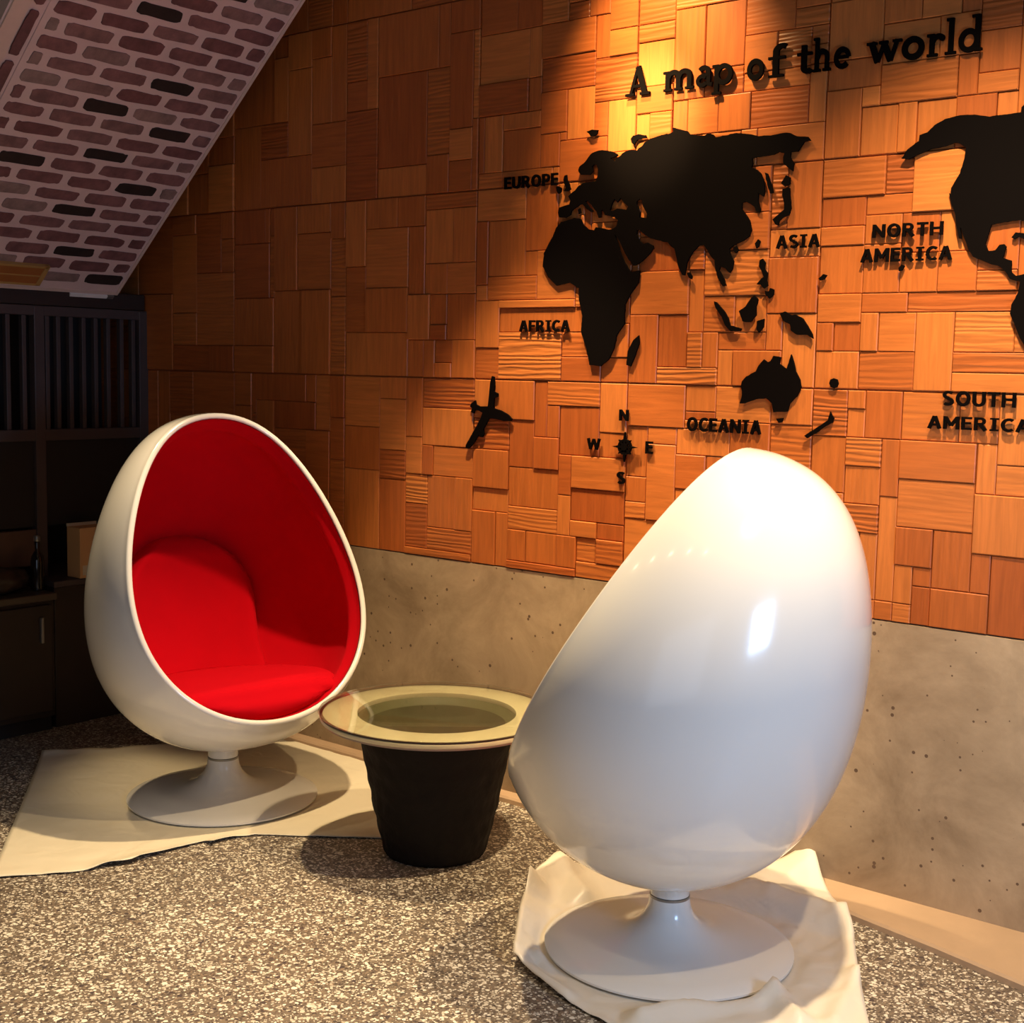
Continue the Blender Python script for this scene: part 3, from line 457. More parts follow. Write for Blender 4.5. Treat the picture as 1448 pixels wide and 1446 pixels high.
    mb = MB(); slab(-.044, -.0215, 3.258, 3.285, -.02, .010); mb.build('end_cap', M['collar'], t)
build_soffit()
# --- dark header above the screen
tag(MB().box(-4.86, 1.5, 1.655, -4.77, 3.44, 1.72, b=.004).build('trim_3', M['dark_wood']), kind='structure')

# --- cabinet, screen and things on the left
cab = empty('low_cabinet', (-4.83, 2.35, 0)); tag(cab, 'low dark brown cabinet against the left wall behind the red-lined egg chair', 'cabinet')
MB().box(-.22, -.9, .06, .22, .545, .52, b=.004).build('body', M['dark_wood'], cab)
MB().box(-.22, -.9, 0, .19, .545, .06).build('plinth', M['very_dark'], cab)
MB().box(-.23, -.9, .52, .235, .55, .548, b=.005).build('worktop', M['rail'], cab)
for k in range(3):
    y = -.88 + k * .475
    d = MB().box(.22, y, .085, .238, y + .455, .505, b=.004).build('door', M['dark_wood'], cab)
    MB().box(.238, y + .40, .36, .252, y + .412, .46, b=.003).build('handle', M['collar'], d)
cab2 = empty('side_cabinet', (-4.83, 3.17, 0)); tag(cab2, 'taller dark corner cabinet between the low cabinet and the wooden wall', 'cabinet')
MB().box(-.22, -.255, 0, .19, .26, .56, b=.004).build('body', M['dark_wood'], cab2)
MB().box(-.225, -.26, .56, .20, .265, .584, b=.004).build('top', M['slat_wood'], cab2)
scr = empty('slatted_screen', (-4.79, 2.6, .585)); tag(scr, 'dark wooden slatted screen standing under the brick slope', 'screen')
zb = .0
for y in (1.0, 1.955, 2.927 - .0, 3.412):
    if y == 1.955: continue
    MB().box(-.02, y - 2.6 - .0, (-.037 if y < 2.85 else -.0), .02, y - 2.6 + .045, 1.065, b=.003).build('post', M['slat_wood'], scr)
MB().box(-.018, -1.6, 1.03, .018, .855, 1.068, b=.003).build('top_rail', M['slat_wood'], scr)
MB().box(-.018, -1.6, .54, .018, .855, .585, b=.003).build('middle_rail', M['slat_wood'], scr)
MB().box(-.008, -1.6, .20, .004, .855, .54).build('lower_panel', M['very_dark'], scr)
MB().box(-.018, -1.6, .045, .012, .33, .19, b=.004).build('kick_board', M['panel_brown'], scr)
ys = [2.819, 2.887, 2.988, 3.037, 3.094, 3.152, 3.208, 3.267, 3.331, 3.388] + [2.75 - .062 * k for k in range(14)]
for y in ys:
    MB().box(-.012, y - 2.6 - .008, .585, .012, y - 2.6 + .010, 1.03, b=.002).build('slat', M['slat_wood'], scr)
bx = empty('cardboard_box', (-4.665, 3.085, .586)); tag(bx, 'open brown cardboard box on the corner cabinet behind the red-lined egg chair', 'box')
MB().box(-.045, -.066, 0, .045, .066, .20, b=.002).build('carton', M['card'], bx)
MB().box(.0452, -.055, .012, .0465, .02, .05).build('label', M['card_white'], bx)
fl = MB().box(-.046, -.067, .20, -.040, .067, .212).build('flap', M['card_white'], bx)
bt = empty('bottle', (-4.69, 2.875, .548)); tag(bt, 'small dark bottle with a pale cap on the low cabinet', 'bottle')
lathe('glass', [(.022, 0), (.026, .004), (.026, .11), (.022, .135), (.010, .155), (.010, .195)], M['bottle'], bt, 32)
lathe('cap', [(.012, .193), (.013, .196), (.013, .213), (.011, .216)], M['collar'], bt, 24)
# crumpled bag lying on the cabinet
def blob(name, c, r, mat, seed, amp=.25, parent=None, sub=4):
    bm = bmesh.new(); bmesh.ops.create_icosphere(bm, subdivisions=sub, radius=1)
    for v in bm.verts:
        n = v.co.normalized(); k = 1 + amp * noise.noise(n * 1.7 + Vector((seed, 0, 0))) + amp * .4 * abs(noise.noise(n * 5 + Vector((0, seed, 0))))
        p = Vector((n.x * r[0] * k, n.y * r[1] * k, max(-.9, n.z) * r[2] * k)); v.co = p + Vector(c)
    mb = MB(); mb.add(bm); o = mb.build(name, mat, parent, True); return o
bg = blob('bag', (-4.70, 2.72, .548 + .05), (.055, .115, .05), M['bag'], 3.1); tag(bg, 'dark crumpled bag lying on the low cabinet beside the bottle', 'bag')

# ------------------------------------------------------------------ egg chairs
EG = dict(L=.5545, R=.4181, k=-.1487, p=.8966, tilt=.2928, zb=.1779, co=.1807, ct=.4247, xo=.0077, sy=1.0645, k2=.0024, k3=.0189)
def egg_tools():
    L_, R_, k, p, t = EG['L'], EG['R'], EG['k'], EG['p'], EG['tilt']
    tb = []
    n = 721
    for i in range(n):
        th = pi * i / (n - 1)
        a = L_ * cos(th); r = R_ * max(0, sin(th)) ** p * (1 + k * cos(th) + EG['k2'] * cos(2 * th) + EG['k3'] * cos(3 * th))
        tb.append((math.atan2(r, a), hypot(r, a), r, a))
    c, s = cos(t), sin(t)
    zmin = min(-r * s + a * c for _, _, r, a in tb)
    zmin = min(zmin, min(r * s + a * c for _, _, r, a in tb))
    zc = EG['zb'] - zmin                       # height of the egg's centre
    psi = [q[0] for q in tb]; rho = [q[1] for q in tb]
    import bisect
    def radial(ang):
        j = min(max(bisect.bisect_left(psi, ang), 1), n - 1)
        f = (ang - psi[j - 1]) / max(1e-9, psi[j] - psi[j - 1]); return rho[j - 1] + (rho[j] - rho[j - 1]) * min(1, max(0, f))
    O = Vector((EG['xo'], 0, zc))
    def dist(d, inset=0.0):
        # distance from the centre to the shell along unit direction d (chair frame)
        e = Vector((d.x, d.y / EG['sy'], d.z)); l = e.length; e = e / l
        ax = -e.x * s + e.z * c
        return (radial(math.acos(max(-1, min(1, ax)))) - inset) / l
    return O, dist
EO, edist = egg_tools()
EN = Vector((cos(EG['ct']), 0, sin(EG['ct'])))
EP = Vector((0, 0, EG['zb'] + EG['L'])) + EN * EG['co']        # a point of the opening plane
EU = Vector((-EN.z, 0, EN.x)); EV = Vector((0, 1, 0))
def shell_dir(al, be):
    return (-EN * cos(al) + (EU * cos(be) + EV * sin(be)) * sin(al)).normalized()
def amax(be, inset, push=0.0):
    lo, hi = .3, pi - .02
    for _ in range(40):
        m = (lo + hi) / 2; d = shell_dir(m, be); P = EO + d * edist(d, inset)
        if (P - EP).dot(EN) + push < 0: lo = m
        else: hi = m
    return lo
NB, NA = 128, 56
def cup(inset, push, f=None, na=NA):
    rows = []
    am = [amax(2 * pi * j / NB, inset, push) for j in range(NB)]
    for i in range(na + 1):
        row = []
        for j in range(NB):
            be = 2 * pi * j / NB; al = am[j] * i / na
            d = shell_dir(al, be); extra = f(i / na, be) if f else 0
            row.append(EO + d * edist(d, inset + extra))
        rows.append(row)
    return rows
def skin(rows_list):
    vs = []; fs = []
    for rows in rows_list: vs += rows
    V = [p for r in vs for p in r]
    for i in range(len(vs) - 1):
        for j in range(NB):
            j2 = (j + 1) % NB; fs.append([i * NB + j, i * NB + j2, (i + 1) * NB + j2, (i + 1) * NB + j])
    return V, fs
def build_egg(cx_, cy_, heading, extra_tilt, base_z, label, cat='chair'):
    root = empty('egg_chair', (cx_, cy_, base_z), heading); tag(root, label, cat, 'pair of egg pod chairs')
    # base and stem
    bs = lathe('pedestal_base', [(.302, 0), (.312, .003), (.312, .008), (.302, .013), (.26, .018), (.20, .025), (.15, .034), (.11, .047), (.082, .065), (.062, .088), (.053, .11), (.05, .132)], M['base_white'], root, 128)
    lathe('swivel_collar', [(.046, .131), (.0505, .132), (.0505, .138), (.046, .139)], M['collar'], root, 64)
    lathe('neck', [(.046, .138), (.049, .140), (.05, .165), (.056, .182), (.075, .205), (.075, .212)], M['base_white'], root, 64)
    piv = Vector((0, 0, EG['zb'])); ct, st = cos(extra_tilt), sin(extra_tilt)
    def T(P):
        q = P - piv; return Vector((q.x * ct - q.z * st, q.y, q.x * st + q.z * ct)) + piv
    # shell: outside, rounded lip, inside
    outer = cup(0, .006); lip = []
    T0 = .017
    inner = cup(T0, .006)
    for ph in (25, 55, 90, 125, 155):
        a = radians(ph); row = []
        for j in range(NB):
            A_, B_ = outer[-1][j], inner[-1][j]; mid = (A_ + B_) / 2; hv = (A_ - B_) / 2
            row.append(mid + hv * cos(a) + EN * hv.length * .75 * sin(a))
        lip.append(row)
    V, F = skin([outer, lip, inner[::-1]])
    sh = mesh('shell', [T(p) for p in V], F, M['shell'], root, True)
    # padded lining, swelling just behind the lip
    def pad(t, be):
        e = 1 - t; roll = math.exp(-(e / .035) ** 2) * -.016
        return .024 + .010 * min(1, e / .10) + roll + .016 * math.exp(-((e - .055) / .028) ** 2)
    lin = cup(T0 - .006, .007, pad, 72)
    V, F = skin([lin])
    ln = mesh('lining', [T(p) for p in V], F, M['red'], root, True)
    INS = T0 - .006 + .034
    # seat cushion
    zs = .402
    def seatz(x): return zs - (x + .0) * -.10
    def bound(a, dz=0.0):
        dx, dy = cos(a), sin(a); lo, hi = .02, .6
        for _ in range(30):
            m = (lo + hi) / 2; P = Vector((-.02 + dx * m, dy * m, seatz(-.02 + dx * m) + dz))
            q = P - EO; ok = q.length < edist(q.normalized(), INS - .006) and (P - EP).dot(EN) < -.020
            if ok: lo = m
            else: hi = m
        return lo
    na, nr = 96, 26; V = []; F = []
    bd = [bound(2 * pi * j / na) for j in range(na)]
    prof = []
    for i in range(nr + 1):
        t = i / nr; prof.append((t, .018 * (1 - t ** 2) - .035 * max(0, (t - .86) / .14) ** 2.2))
    rad = {}
    for dz in (-.045, -.065, -.09, -.115, -.135):
        prof.append((None, dz)); rad[dz] = [bound(2 * pi * j / na, dz) * .995 for j in range(na)]
    for t, dz in prof:
        for j in range(na):
            a = 2 * pi * j / na; rr = bd[j] * t if t is not None else rad[dz][j]
            x = -.02 + cos(a) * rr; y = sin(a) * rr
            V.append(Vector((x, y, seatz(x) + dz)))
    for i in range(len(prof) - 1):
        for j in range(na):
            j2 = (j + 1) % na; F.append([i * na + j, i * na + j2, (i + 1) * na + j2, (i + 1) * na + j])
    mesh('seat_cushion', [T(p) for p in V], F, M['red'], root, True)
    # back cushion: puffy arch lying on the lining
    V = []; F = []; nu, nv = 40, 48
    W_, Zb, Zt = .255, .385, .84
    for side in (0, 1):
        for i in range(nv + 1):
            for j in range(nu + 1):
                u = -1 + 2 * j / nu; v = i / nv
                # arch outline
                w = W_ * (1.0 if v < .45 else math.sqrt(max(0, 1 - ((v - .45) / .55) ** 2.2)) * .98 + .02)
                y = u * w; z = Zb + (Zt - Zb) * v
                # back surface point at this y, z
                lo, hi = 0.0, .8
                for _ in range(26):
                    m = (lo + hi) / 2; q = Vector((-m, y, z)) - EO
                    if q.length < edist(q.normalized(), INS - .008): lo = m
                    else: hi = m
                x = -lo
                e = min(1, (1 - abs(u)) / .22); e2 = min(1, (1 - v) / .16); th = .075 * math.sqrt(max(0, 1 - (1 - e) ** 2)) * math.sqrt(max(0, 1 - (1 - e2) ** 2))
                V.append(Vector((x + (th if side else -.002), y, z)))
    n0 = (nu + 1) * (nv + 1)
    for sd in (0, 1):
        for i in range(nv):
            for j in range(nu):
                a = sd * n0 + i * (nu + 1) + j; F.append([a, a + 1, a + nu + 2, a + nu + 1])
    for j in range(nu): F.append([j, j + 1, n0 + j + 1, n0 + j])
    mesh('back_cushion', [T(p) for p in V], F, M['red'], root, True)
    return root
build_egg(-3.4797, 2.8067, -.2063, 0, .006, 'white egg chair with its red padded inside open to view, nearer the dark left wall')
build_egg(-1.7209, 2.7973, 3.2649, .0974, .008, 'glossy white egg chair turned away showing its back, on crumpled wrapping sheet')

# ------------------------------------------------------------------ table
tb = empty('drum_table', (-2.625, 2.918, 0)); tag(tb, 'round side table with black rough drum body and glass top between the chairs', 'table')
def drum():
    n, k = 120, 40; V = []; F = []
    prof = [(.143, 0), (.150, .004)] + [(.150 + (.236 - .150) * (i / k) ** .85, .004 + .40 * i / k) for i in range(1, k + 1)]
    ins = [(.225, .404), (.2125, .36), (.195, .25), (.19, .245)]
    full = prof + ins
    for q, (r, z) in enumerate(full):
        for i in range(n):
            a = 2 * pi * i / n
            rr = r
            if 1 < q < len(prof):
                rr += .0045 * noise.noise(Vector((cos(a) * 7, sin(a) * 7, z * 22))) + .0012 * sin(z * 95 + 2 * noise.noise(Vector((cos(a) * 3, sin(a) * 3, z * 4))))
            V.append((rr * cos(a), rr * sin(a), z))
    for q in range(len(full) - 1):
        for i in range(n):
            i2 = (i + 1) % n; F.append([q * n + i, q * n + i2, (q + 1) * n + i2, (q + 1) * n + i])
    F.append(list(range(n))[::-1])
    return mesh('drum_body', V, F, M['rattan'], tb, True)
drum()
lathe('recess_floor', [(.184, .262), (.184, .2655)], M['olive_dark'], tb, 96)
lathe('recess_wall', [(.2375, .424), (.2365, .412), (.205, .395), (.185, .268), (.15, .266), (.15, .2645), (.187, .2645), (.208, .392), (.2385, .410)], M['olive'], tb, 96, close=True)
lathe('rim_ring', [(.2365, .412), (.2365, .426), (.341, .426), (.346, .423), (.347, .418), (.345, .412), (.335, .408), (.24, .408)], M['cream'], tb, 128, close=True)
lathe('under_flange', [(.245, .395), (.325, .400), (.338, .404), (.336, .4085), (.245, .4085)], M['flange'], tb, 128, close=True)
lathe('edge_band', [(.338, .4262), (.346, .4262), (.346, .4292), (.338, .4292)], M['tabledark'], tb, 128, close=True)
lathe('glass_top', [(0.001, .4295), (.346, .4295), (.350, .4305), (.3515, .433), (.350, .4355), (.347, .4365), (.001, .4365)], M['glass'], tb, 128, ang=50)

# ------------------------------------------------------------------ sheets on the floor
def resample(pts, n):
    L = [0]
    for a, b in zip(pts, pts[1:]): L.append(L[-1] + hypot(b[0] - a[0], b[1] - a[1]))
    out = []
    for i in range(n + 1):
        d = L[-1] * i / n; j = 0
        while j < len(L) - 2 and L[j + 1] < d: j += 1
        f = (d - L[j]) / max(1e-9, L[j + 1] - L[j]); out.append((pts[j][0] + (pts[j + 1][0] - pts[j][0]) * f, pts[j][1] + (pts[j + 1][1] - pts[j][1]) * f))
    return out
def seg_d(p, a, b):
    ax, ay = b[0] - a[0], b[1] - a[1]; t = max(0, min(1, ((p[0] - a[0]) * ax + (p[1] - a[1]) * ay) / (ax * ax + ay * ay)))
    return hypot(p[0] - a[0] - t * ax, p[1] - a[1] - t * ay)
def sheet(name, bottom, right, top, left, mat, ridges, flat, z0, nz, label):
    # boundaries: bottom & top run left->right, left & right run bottom->top
    n = 90; m = 90
    B, T_ = resample(bottom, n), resample(top, n); Lf, Rt = resample(left, m), resample(right, m)
    V = []
    for j in range(m + 1):
        v = j / m
        for i in range(n + 1):
            u = i / n; p = []
            for c in (0, 1):
                q = (1 - v) * B[i][c] + v * T_[i][c] + (1 - u) * Lf[j][c] + u * Rt[j][c] \
                    - ((1 - u) * (1 - v) * B[0][c] + u * (1 - v) * B[n][c] + (1 - u) * v * T_[0][c] + u * v * T_[n][c])
                p.append(q)
            z = z0 + nz * abs(noise.noise(Vector((p[0] * 7, p[1] * 7, 3)))) + nz * .6 * max(0, noise.noise(Vector((p[0] * 19, p[1] * 15, 7))))
            for a, b, A, w, pw in ridges:
                z += A * max(0, 1 - seg_d(p, a, b) / w) ** pw
            if p[1] > 3.10: z += .024 * min(1, max(0, (p[1] - 3.12) / .05)) * (1 if p[0] > -2.2 else 0)
            # keep it flat and low under what stands on it
            for fx, fy, fr, hw in flat:
                d = hypot(p[0] - fx, p[1] - fy); k = min(1, max(0, (d - fr) / hw)); z = z0 * .5 + (z - z0 * .5) * k * k * (3 - 2 * k)
            V.append((p[0], p[1], z))
    F = []
    for j in range(m):
        for i in range(n):
            a = j * (n + 1) + i; F.append([a, a + 1, a + n + 2, a + n + 1])
    o = mesh(name, V, F, mat, None, True)
    so = o.modifiers.new('thickness', 'SOLIDIFY'); so.thickness = .0016; so.offset = 1
    tag(o, label, 'sheet'); return o
sheet('floor_sheet', SH['lb'], SH['lr'], SH['lt'], SH['ll'], M['sheet'],
      [(SH['r1'][0], SH['r1'][1], .010, .05, 1.5), (SH['r2'][0], SH['r2'][1], .014, .06, 1.5)],
      [(-3.4797, 2.8067, .315, .05), (-2.625, 2.918, .17, .06)], .003, .0035,
      'off-white protective sheet spread on the terrazzo under the red-lined egg chair')
sheet('wrapping_sheet', SH['rb'], SH['rr'], SH['rt'], SH['rl'], M['sheet2'],
      [(a, b, A, w, pw) for (a, b), (A, w, pw) in zip(SH['rid'], SH['ridp'])],
      [(-1.7209, 2.7973, .314, .034)], .004, .012,
      'crumpled whitish wrapping sheet spread under the back-turned white egg chair')

# ------------------------------------------------------------------ map pieces on the wall
def prism(outlines, y1, th, bev=.0012):
    """filled outline(s) (x, z) -> mesh data with real thickness, the first is the border and the rest are holes"""
    cu = bpy.data.curves.new('tmp', 'CURVE'); cu.dimensions = '2D'; cu.fill_mode = 'BOTH'; cu.extrude = th / 2
    for pts in outlines:
        sp = cu.splines.new('POLY'); sp.points.add(len(pts) - 1)
        for q, (x, z) in zip(sp.points, pts): q.co = (x, z, 0, 1)
        sp.use_cyclic_u = True
    ob = bpy.data.objects.new('tmp', cu); COL.objects.link(ob)
    dg = bpy.context.evaluated_depsgraph_get(); dg.update()
    me = bpy.data.meshes.new_from_object(ob.evaluated_get(dg))
    vs = [(v.co.x, y1 - th / 2 - v.co.z, v.co.y) for v in me.vertices]; fs = [list(p.vertices) for p in me.polygons]
    bpy.data.objects.remove(ob); bpy.data.curves.remove(cu); bpy.data.meshes.remove(me)
    return vs, fs
def organic(pts, amp=.0016):
    """finer coast line between the measured points"""
    out = []; n = len(pts)
    for i, (a, b) in enumerate(zip(pts, pts[1:] + pts[:1])):
        out.append(a); l = hypot(b[0] - a[0], b[1] - a[1]); k = int(l / .008)
        for j in range(1, k):
            t = j / k; x = a[0] + (b[0] - a[0]) * t; z = a[1] + (b[1] - a[1]) * t
            out.append((x + amp * noise.noise(Vector((x * 130, z * 130, 1))), z + amp * noise.noise(Vector((x * 130, z * 130, 5)))))
    return out
GI = 'black map pieces on the wooden wall'
PIECES = [
 ('eurasia', 'map_continent', 'large black cutout of Europe, Africa and Asia in one piece on the wooden wall'),
 ('namerica', 'map_continent', 'black cutout of the Americas cut off by the right edge of the photo'),
 ('australia', 'map_continent', 'black cutout of Australia on the wooden wall, above the word OCEANIA'),
 ('svalbard', 'map_island', 'tiny black island piece alone above Scandinavia, above the word EUROPE'),
 ('novaya', 'map_island', 'small black arc-shaped island piece on the top edge of Russia, below the letter A'),
 ('britain', 'map_island', 'small black cutout of Great Britain just right of the word EUROPE'),
 ('ireland', 'map_island', 'tiny black cutout of Ireland touching the last letter of EUROPE'),
 ('sardinia', 'map_island', 'tiny black island sliver in the Mediterranean gap between Spain and Italy'),
 ('madagascar', 'map_island', 'slim black cutout of Madagascar right of the southern tip of Africa'),
 ('srilanka', 'map_island', 'tiny black island piece at the southern tip of India'),
 ('hainan', 'map_island', 'tiny black island piece tucked under the south coast of China'),
 ('taiwan', 'map_island', 'small black oval island piece off China, lower left of the word ASIA'),
 ('sakhalin', 'map_island', 'thin black upright sliver of Sakhalin between the Russian coast and Kamchatka'),
 ('hokkaido', 'map_island', 'small black cutout of northern Japan under the tip of Kamchatka'),
 ('honshu', 'map_island', 'curved black cutout of main Japan above the word ASIA'),
 ('luzon', 'map_island', 'thin black ragged cutout of the upper Philippines'),
 ('mindanao', 'map_island', 'small black cutout of the lower Philippines, nearest above New Guinea'),
 ('sumatra', 'map_island', 'long slanting black sliver of Sumatra and Java left of Borneo'),
 ('borneo', 'map_island', 'rounded black cutout of Borneo right of the slanting Sumatra piece'),
 ('sulawesi', 'map_island', 'small black cutout of Sulawesi at the lower right of Borneo'),
 ('guinea', 'map_island', 'black cutout of New Guinea above the tip of Australia'),
 ('tasmania', 'map_island', 'tiny black cutout of Tasmania just under Australia'),
 ('zealand', 'map_island', 'slanting black cutout of New Zealand right of the word OCEANIA'),
 ('fiji', 'map_island', 'small round black dot piece above New Zealand'),
 ('micronesia', 'map_island', 'tiny slanting black dash piece below and right of the word ASIA'),
 ('hawaii', 'map_island', 'tiny black speck piece under the words NORTH AMERICA'),
 ('cuba', 'map_island', 'small black cutout of Cuba at the right edge of the photo'),
]
for key, nm, lb in PIECES:
    v, f = prism([organic(list(map(tuple, p))) for p in ART[key]], ART_Y - (.0013 if key == 'eurasia' else .0006 if key == 'namerica' else -.0005 if key == 'australia' else 0), .0065)
    # drop stand-offs so that the piece sits on the blocks behind it
    o = mesh(nm, v, f, M['black']); tag(o, lb, 'map piece', GI)
# lettering from strokes: each glyph = list of (polyline, half width); unit = capital height
def arc(cx_, cy_, rx, ry, a0, a1, n=14):
    return [(cx_ + rx * cos(radians(a0 + (a1 - a0) * i / n)), cy_ + ry * sin(radians(a0 + (a1 - a0) * i / n))) for i in range(n + 1)]
b_ = .10
SANS = {
 'E': (.64, [([(.1, 0), (.1, 1)], b_), ([(.02, .91), (.62, .91)], .09), ([(.02, .52), (.58, .52)], .085), ([(.02, .09), (.64, .09)], .09)]),
 'F': (.62, [([(.1, 0), (.1, 1)], b_), ([(.02, .91), (.62, .91)], .09), ([(.02, .5), (.56, .5)], .085)]),
 'U': (.78, [([(.1, 1), (.1, .36)] + arc(.39, .36, .29, .28, 180, 360) + [(.68, 1)], b_)]),
 'R': (.80, [([(.1, 0), (.1, 1)], b_), ([(.02, .91), (.38, .91)] + arc(.40, .70, .20, .21, 90, -90) + [(.02, .49)], .09), ([(.38, .46), (.70, 0)], .115)]),
 'P': (.70, [([(.1, 0), (.1, 1)], b_), ([(.02, .91), (.38, .91)] + arc(.40, .66, .21, .25, 90, -90) + [(.02, .41)], .09)]),
 'O': (.88, [(arc(.44, .5, .34, .42, 0, 360, 36), .10)]),
 'A': (.84, [([(.09, 0), (.40, .97)], .105), ([(.44, .97), (.75, 0)], .105), ([(.2, .30), (.64, .30)], .08)]),
 'I': (.54, [([(.27, 0), (.27, 1)], b_), ([(.02, .93), (.52, .93)], .07), ([(.02, .07), (.52, .07)], .07)]),
 'C': (.74, [(arc(.46, .5, .36, .42, 52, 308, 28), .10)]),
 'S': (.72, [(arc(.37, .73, .25, .19, 35, 262, 16) + arc(.37, .27, .25, .19, 82, -145, 16), .095)]),
 'N': (.84, [([(.1, 0), (.1, 1)], b_), ([(.74, 0), (.74, 1)], b_), ([(.1, .94), (.74, .06)], .11)]),
 'T': (.70, [([(.35, 0), (.35, 1)], b_), ([(0, .91), (.70, .91)], .09)]),
 'H': (.84, [([(.1, 0), (.1, 1)], b_), ([(.74, 0), (.74, 1)], b_), ([(.1, .52), (.74, .52)], .09)]),
 'M': (.98, [([(.1, 0), (.1, 1)], b_), ([(.88, 0), (.88, 1)], b_), ([(.12, .95), (.49, .28)], .10), ([(.86, .95), (.49, .28)], .10)]),
 'W': (1.16, [([(.08, 1), (.30, .05)], .095), ([(.30, .05), (.58, .95)], .085), ([(.58, .95), (.86, .05)], .085), ([(.86, .05), (1.08, 1)], .095)]),
}
X = .66
SER = {   # bold slab serif, capital height 1, x height .66
 'A': (1.0, [([(.20, .02), (.50, .98)], .055), ([(.49, .98), (.80, .02)], .10), ([(.28, .32), (.70, .32)], .05), ([(.0, .045), (.36, .045)], .045), ([(.60, .045), (1.0, .045)], .045)]),
 'm': (1.2, [([(.17, 0), (.17, X)], .085), ([(.20, .45)] + arc(.40, .46, .19, .15, 150, 0) + [(.59, 0)], .085), ([(.61, .45)] + arc(.82, .46, .19, .15, 150, 0) + [(1.01, 0)], .085),
            ([(0, X - .04), (.2, X - .04)], .04), ([(.02, .04), (.34, .04)], .04), ([(.45, .04), (.74, .04)], .04), ([(.86, .04), (1.18, .04)], .04)]),
 'a': (.72, [(arc(.34, .47, .20, .15, 150, 0) + [(.54, .08), (.70, .05)], .08), (arc(.28, .20, .19, .15, 40, 330), .07), ([(.3, .38), (.54, .38)], .05)]),
 'p': (.85, [([(.17, -.27), (.17, X)], .085), (arc(.45, .33, .27, .27, 0, 360, 28), .08), ([(0, X - .04), (.2, X - .04)], .04), ([(.0, -.27), (.36, -.27)], .04)]),
 'o': (.76, [(arc(.38, .33, .285, .26, 0, 360, 30), .09)]),
 'f': (.62, [([(.24, 0), (.24, .78)] + arc(.42, .80, .18, .17, 180, 55), .085), ([(.02, X - .05), (.52, X - .05)], .045), ([(.04, .04), (.48, .04)], .04)]),
 't': (.50, [([(.21, .88), (.21, .2)] + arc(.34, .18, .13, .12, 180, 330), .08), ([(.0, X - .05), (.46, X - .05)], .045)]),
 'h': (.88, [([(.19, 0), (.19, 1.05)], .085), ([(.22, .42)] + arc(.45, .44, .22, .17, 150, 0) + [(.67, 0)], .085), ([(.02, 1.01), (.2, 1.01)], .04), ([(.02, .04), (.38, .04)], .04), ([(.50, .04), (.86, .04)], .04)]),
 'e': (.70, [([(.10, .36), (.60, .36)], .05), (arc(.36, .33, .26, .26, 5, 320, 26), .08)]),
 'w': (1.12, [([(.14, X), (.36, .05)], .09), ([(.36, .05), (.56, X - .06)], .055), ([(.54, X - .04), (.78, .05)], .09), ([(.78, .05), (.98, X)], .055),
            ([(0, X - .04), (.32, X - .04)], .04), ([(.40, X - .04), (.68, X - .04)], .04), ([(.84, X - .04), (1.12, X - .04)], .04)]),
 'r': (.66, [([(.18, 0), (.18, X)], .085), ([(.2, .42)] + arc(.42, .44, .19, .14, 150, 55), .07), (arc(.54, .52, .045, .045, 0, 360, 10), .05), ([(0, X - .04), (.2, X - .04)], .04), ([(.02, .04), (.40, .04)], .04)]),
 'l': (.40, [([(.2, 0), (.2, 1.05)], .09), ([(.02, 1.01), (.2, 1.01)], .04), ([(.0, .04), (.40, .04)], .04)]),
 'd': (.85, [([(.66, 0), (.66, 1.05)], .085), (arc(.38, .33, .27, .27, 0, 360, 28), .08), ([(.46, 1.01), (.68, 1.01)], .04), ([(.66, .04), (.84, .04)], .04)]),
}
def ribbon(mb, pts, hw, sx, sz, x0, z0, y1, th):
    closed = hypot(pts[0][0] - pts[-1][0], pts[0][1] - pts[-1][1]) < 1e-6
    P = pts[:-1] if closed else pts
    n = len(P); L_, R_ = [], []
    for i in range(n):
        if closed: a, b = P[(i - 1) % n], P[(i + 1) % n]
        else: a, b = P[max(0, i - 1)], P[min(n - 1, i + 1)]
        dx, dz = b[0] - a[0], b[1] - a[1]; l = hypot(dx, dz) or 1
        nx, nz = -dz / l, dx / l; k = 1.0
        if (closed or 0 < i < n - 1):
            c, d = P[(i - 1) % n], P[i]; ex, ez = d[0] - c[0], d[1] - c[1]; le = hypot(ex, ez) or 1
            k = 1 / max(.6, abs((-ez * nx + ex * nz) / le))
        L_.append((P[i][0] + nx * hw * k, P[i][1] + nz * hw * k)); R_.append((P[i][0] - nx * hw * k, P[i][1] - nz * hw * k))
    vs = []
    for yy in (y1, y1 - th):
        for q in (L_, R_):
            for (x, z) in q: vs.append((x0 + x * sx, yy, z0 + z * sz))
    fs = []
    for i in range(n if closed else n - 1):
        j = (i + 1) % n
        fs.append([i, j, n + j, n + i]); fs.append([2 * n + i, 2 * n + j, 3 * n + j, 3 * n + i])
        fs.append([i, j, 2 * n + j, 2 * n + i]); fs.append([n + i, n + j, 3 * n + j, 3 * n + i])
    if not closed:
        fs.append([0, n, 3 * n, 2 * n]); fs.append([n - 1, 2 * n - 1, 4 * n - 1, 3 * n - 1])
    mb.raw(vs, fs)
def word(text, glyphs, x0, x1, z, h, label, gap=.16):
    adv = [glyphs[c][0] for c in text]; tot = sum(adv) + gap * (len(text) - 1)
    sx = (x1 - x0) / tot
    root = empty('wall_lettering', ((x0 + x1) / 2, ART_Y, z)); tag(root, label, 'lettering')
    x = x0 - (x0 + x1) / 2
    for c, a in zip(text, adv):
        mb = MB()
        for q, (pts, hw) in enumerate(glyphs[c][1]): ribbon(mb, pts, hw, sx, h, x, 0, 0, .0065 + .00015 * q)
        mb.build('letter', M['black'], root); x += (a + gap) * sx
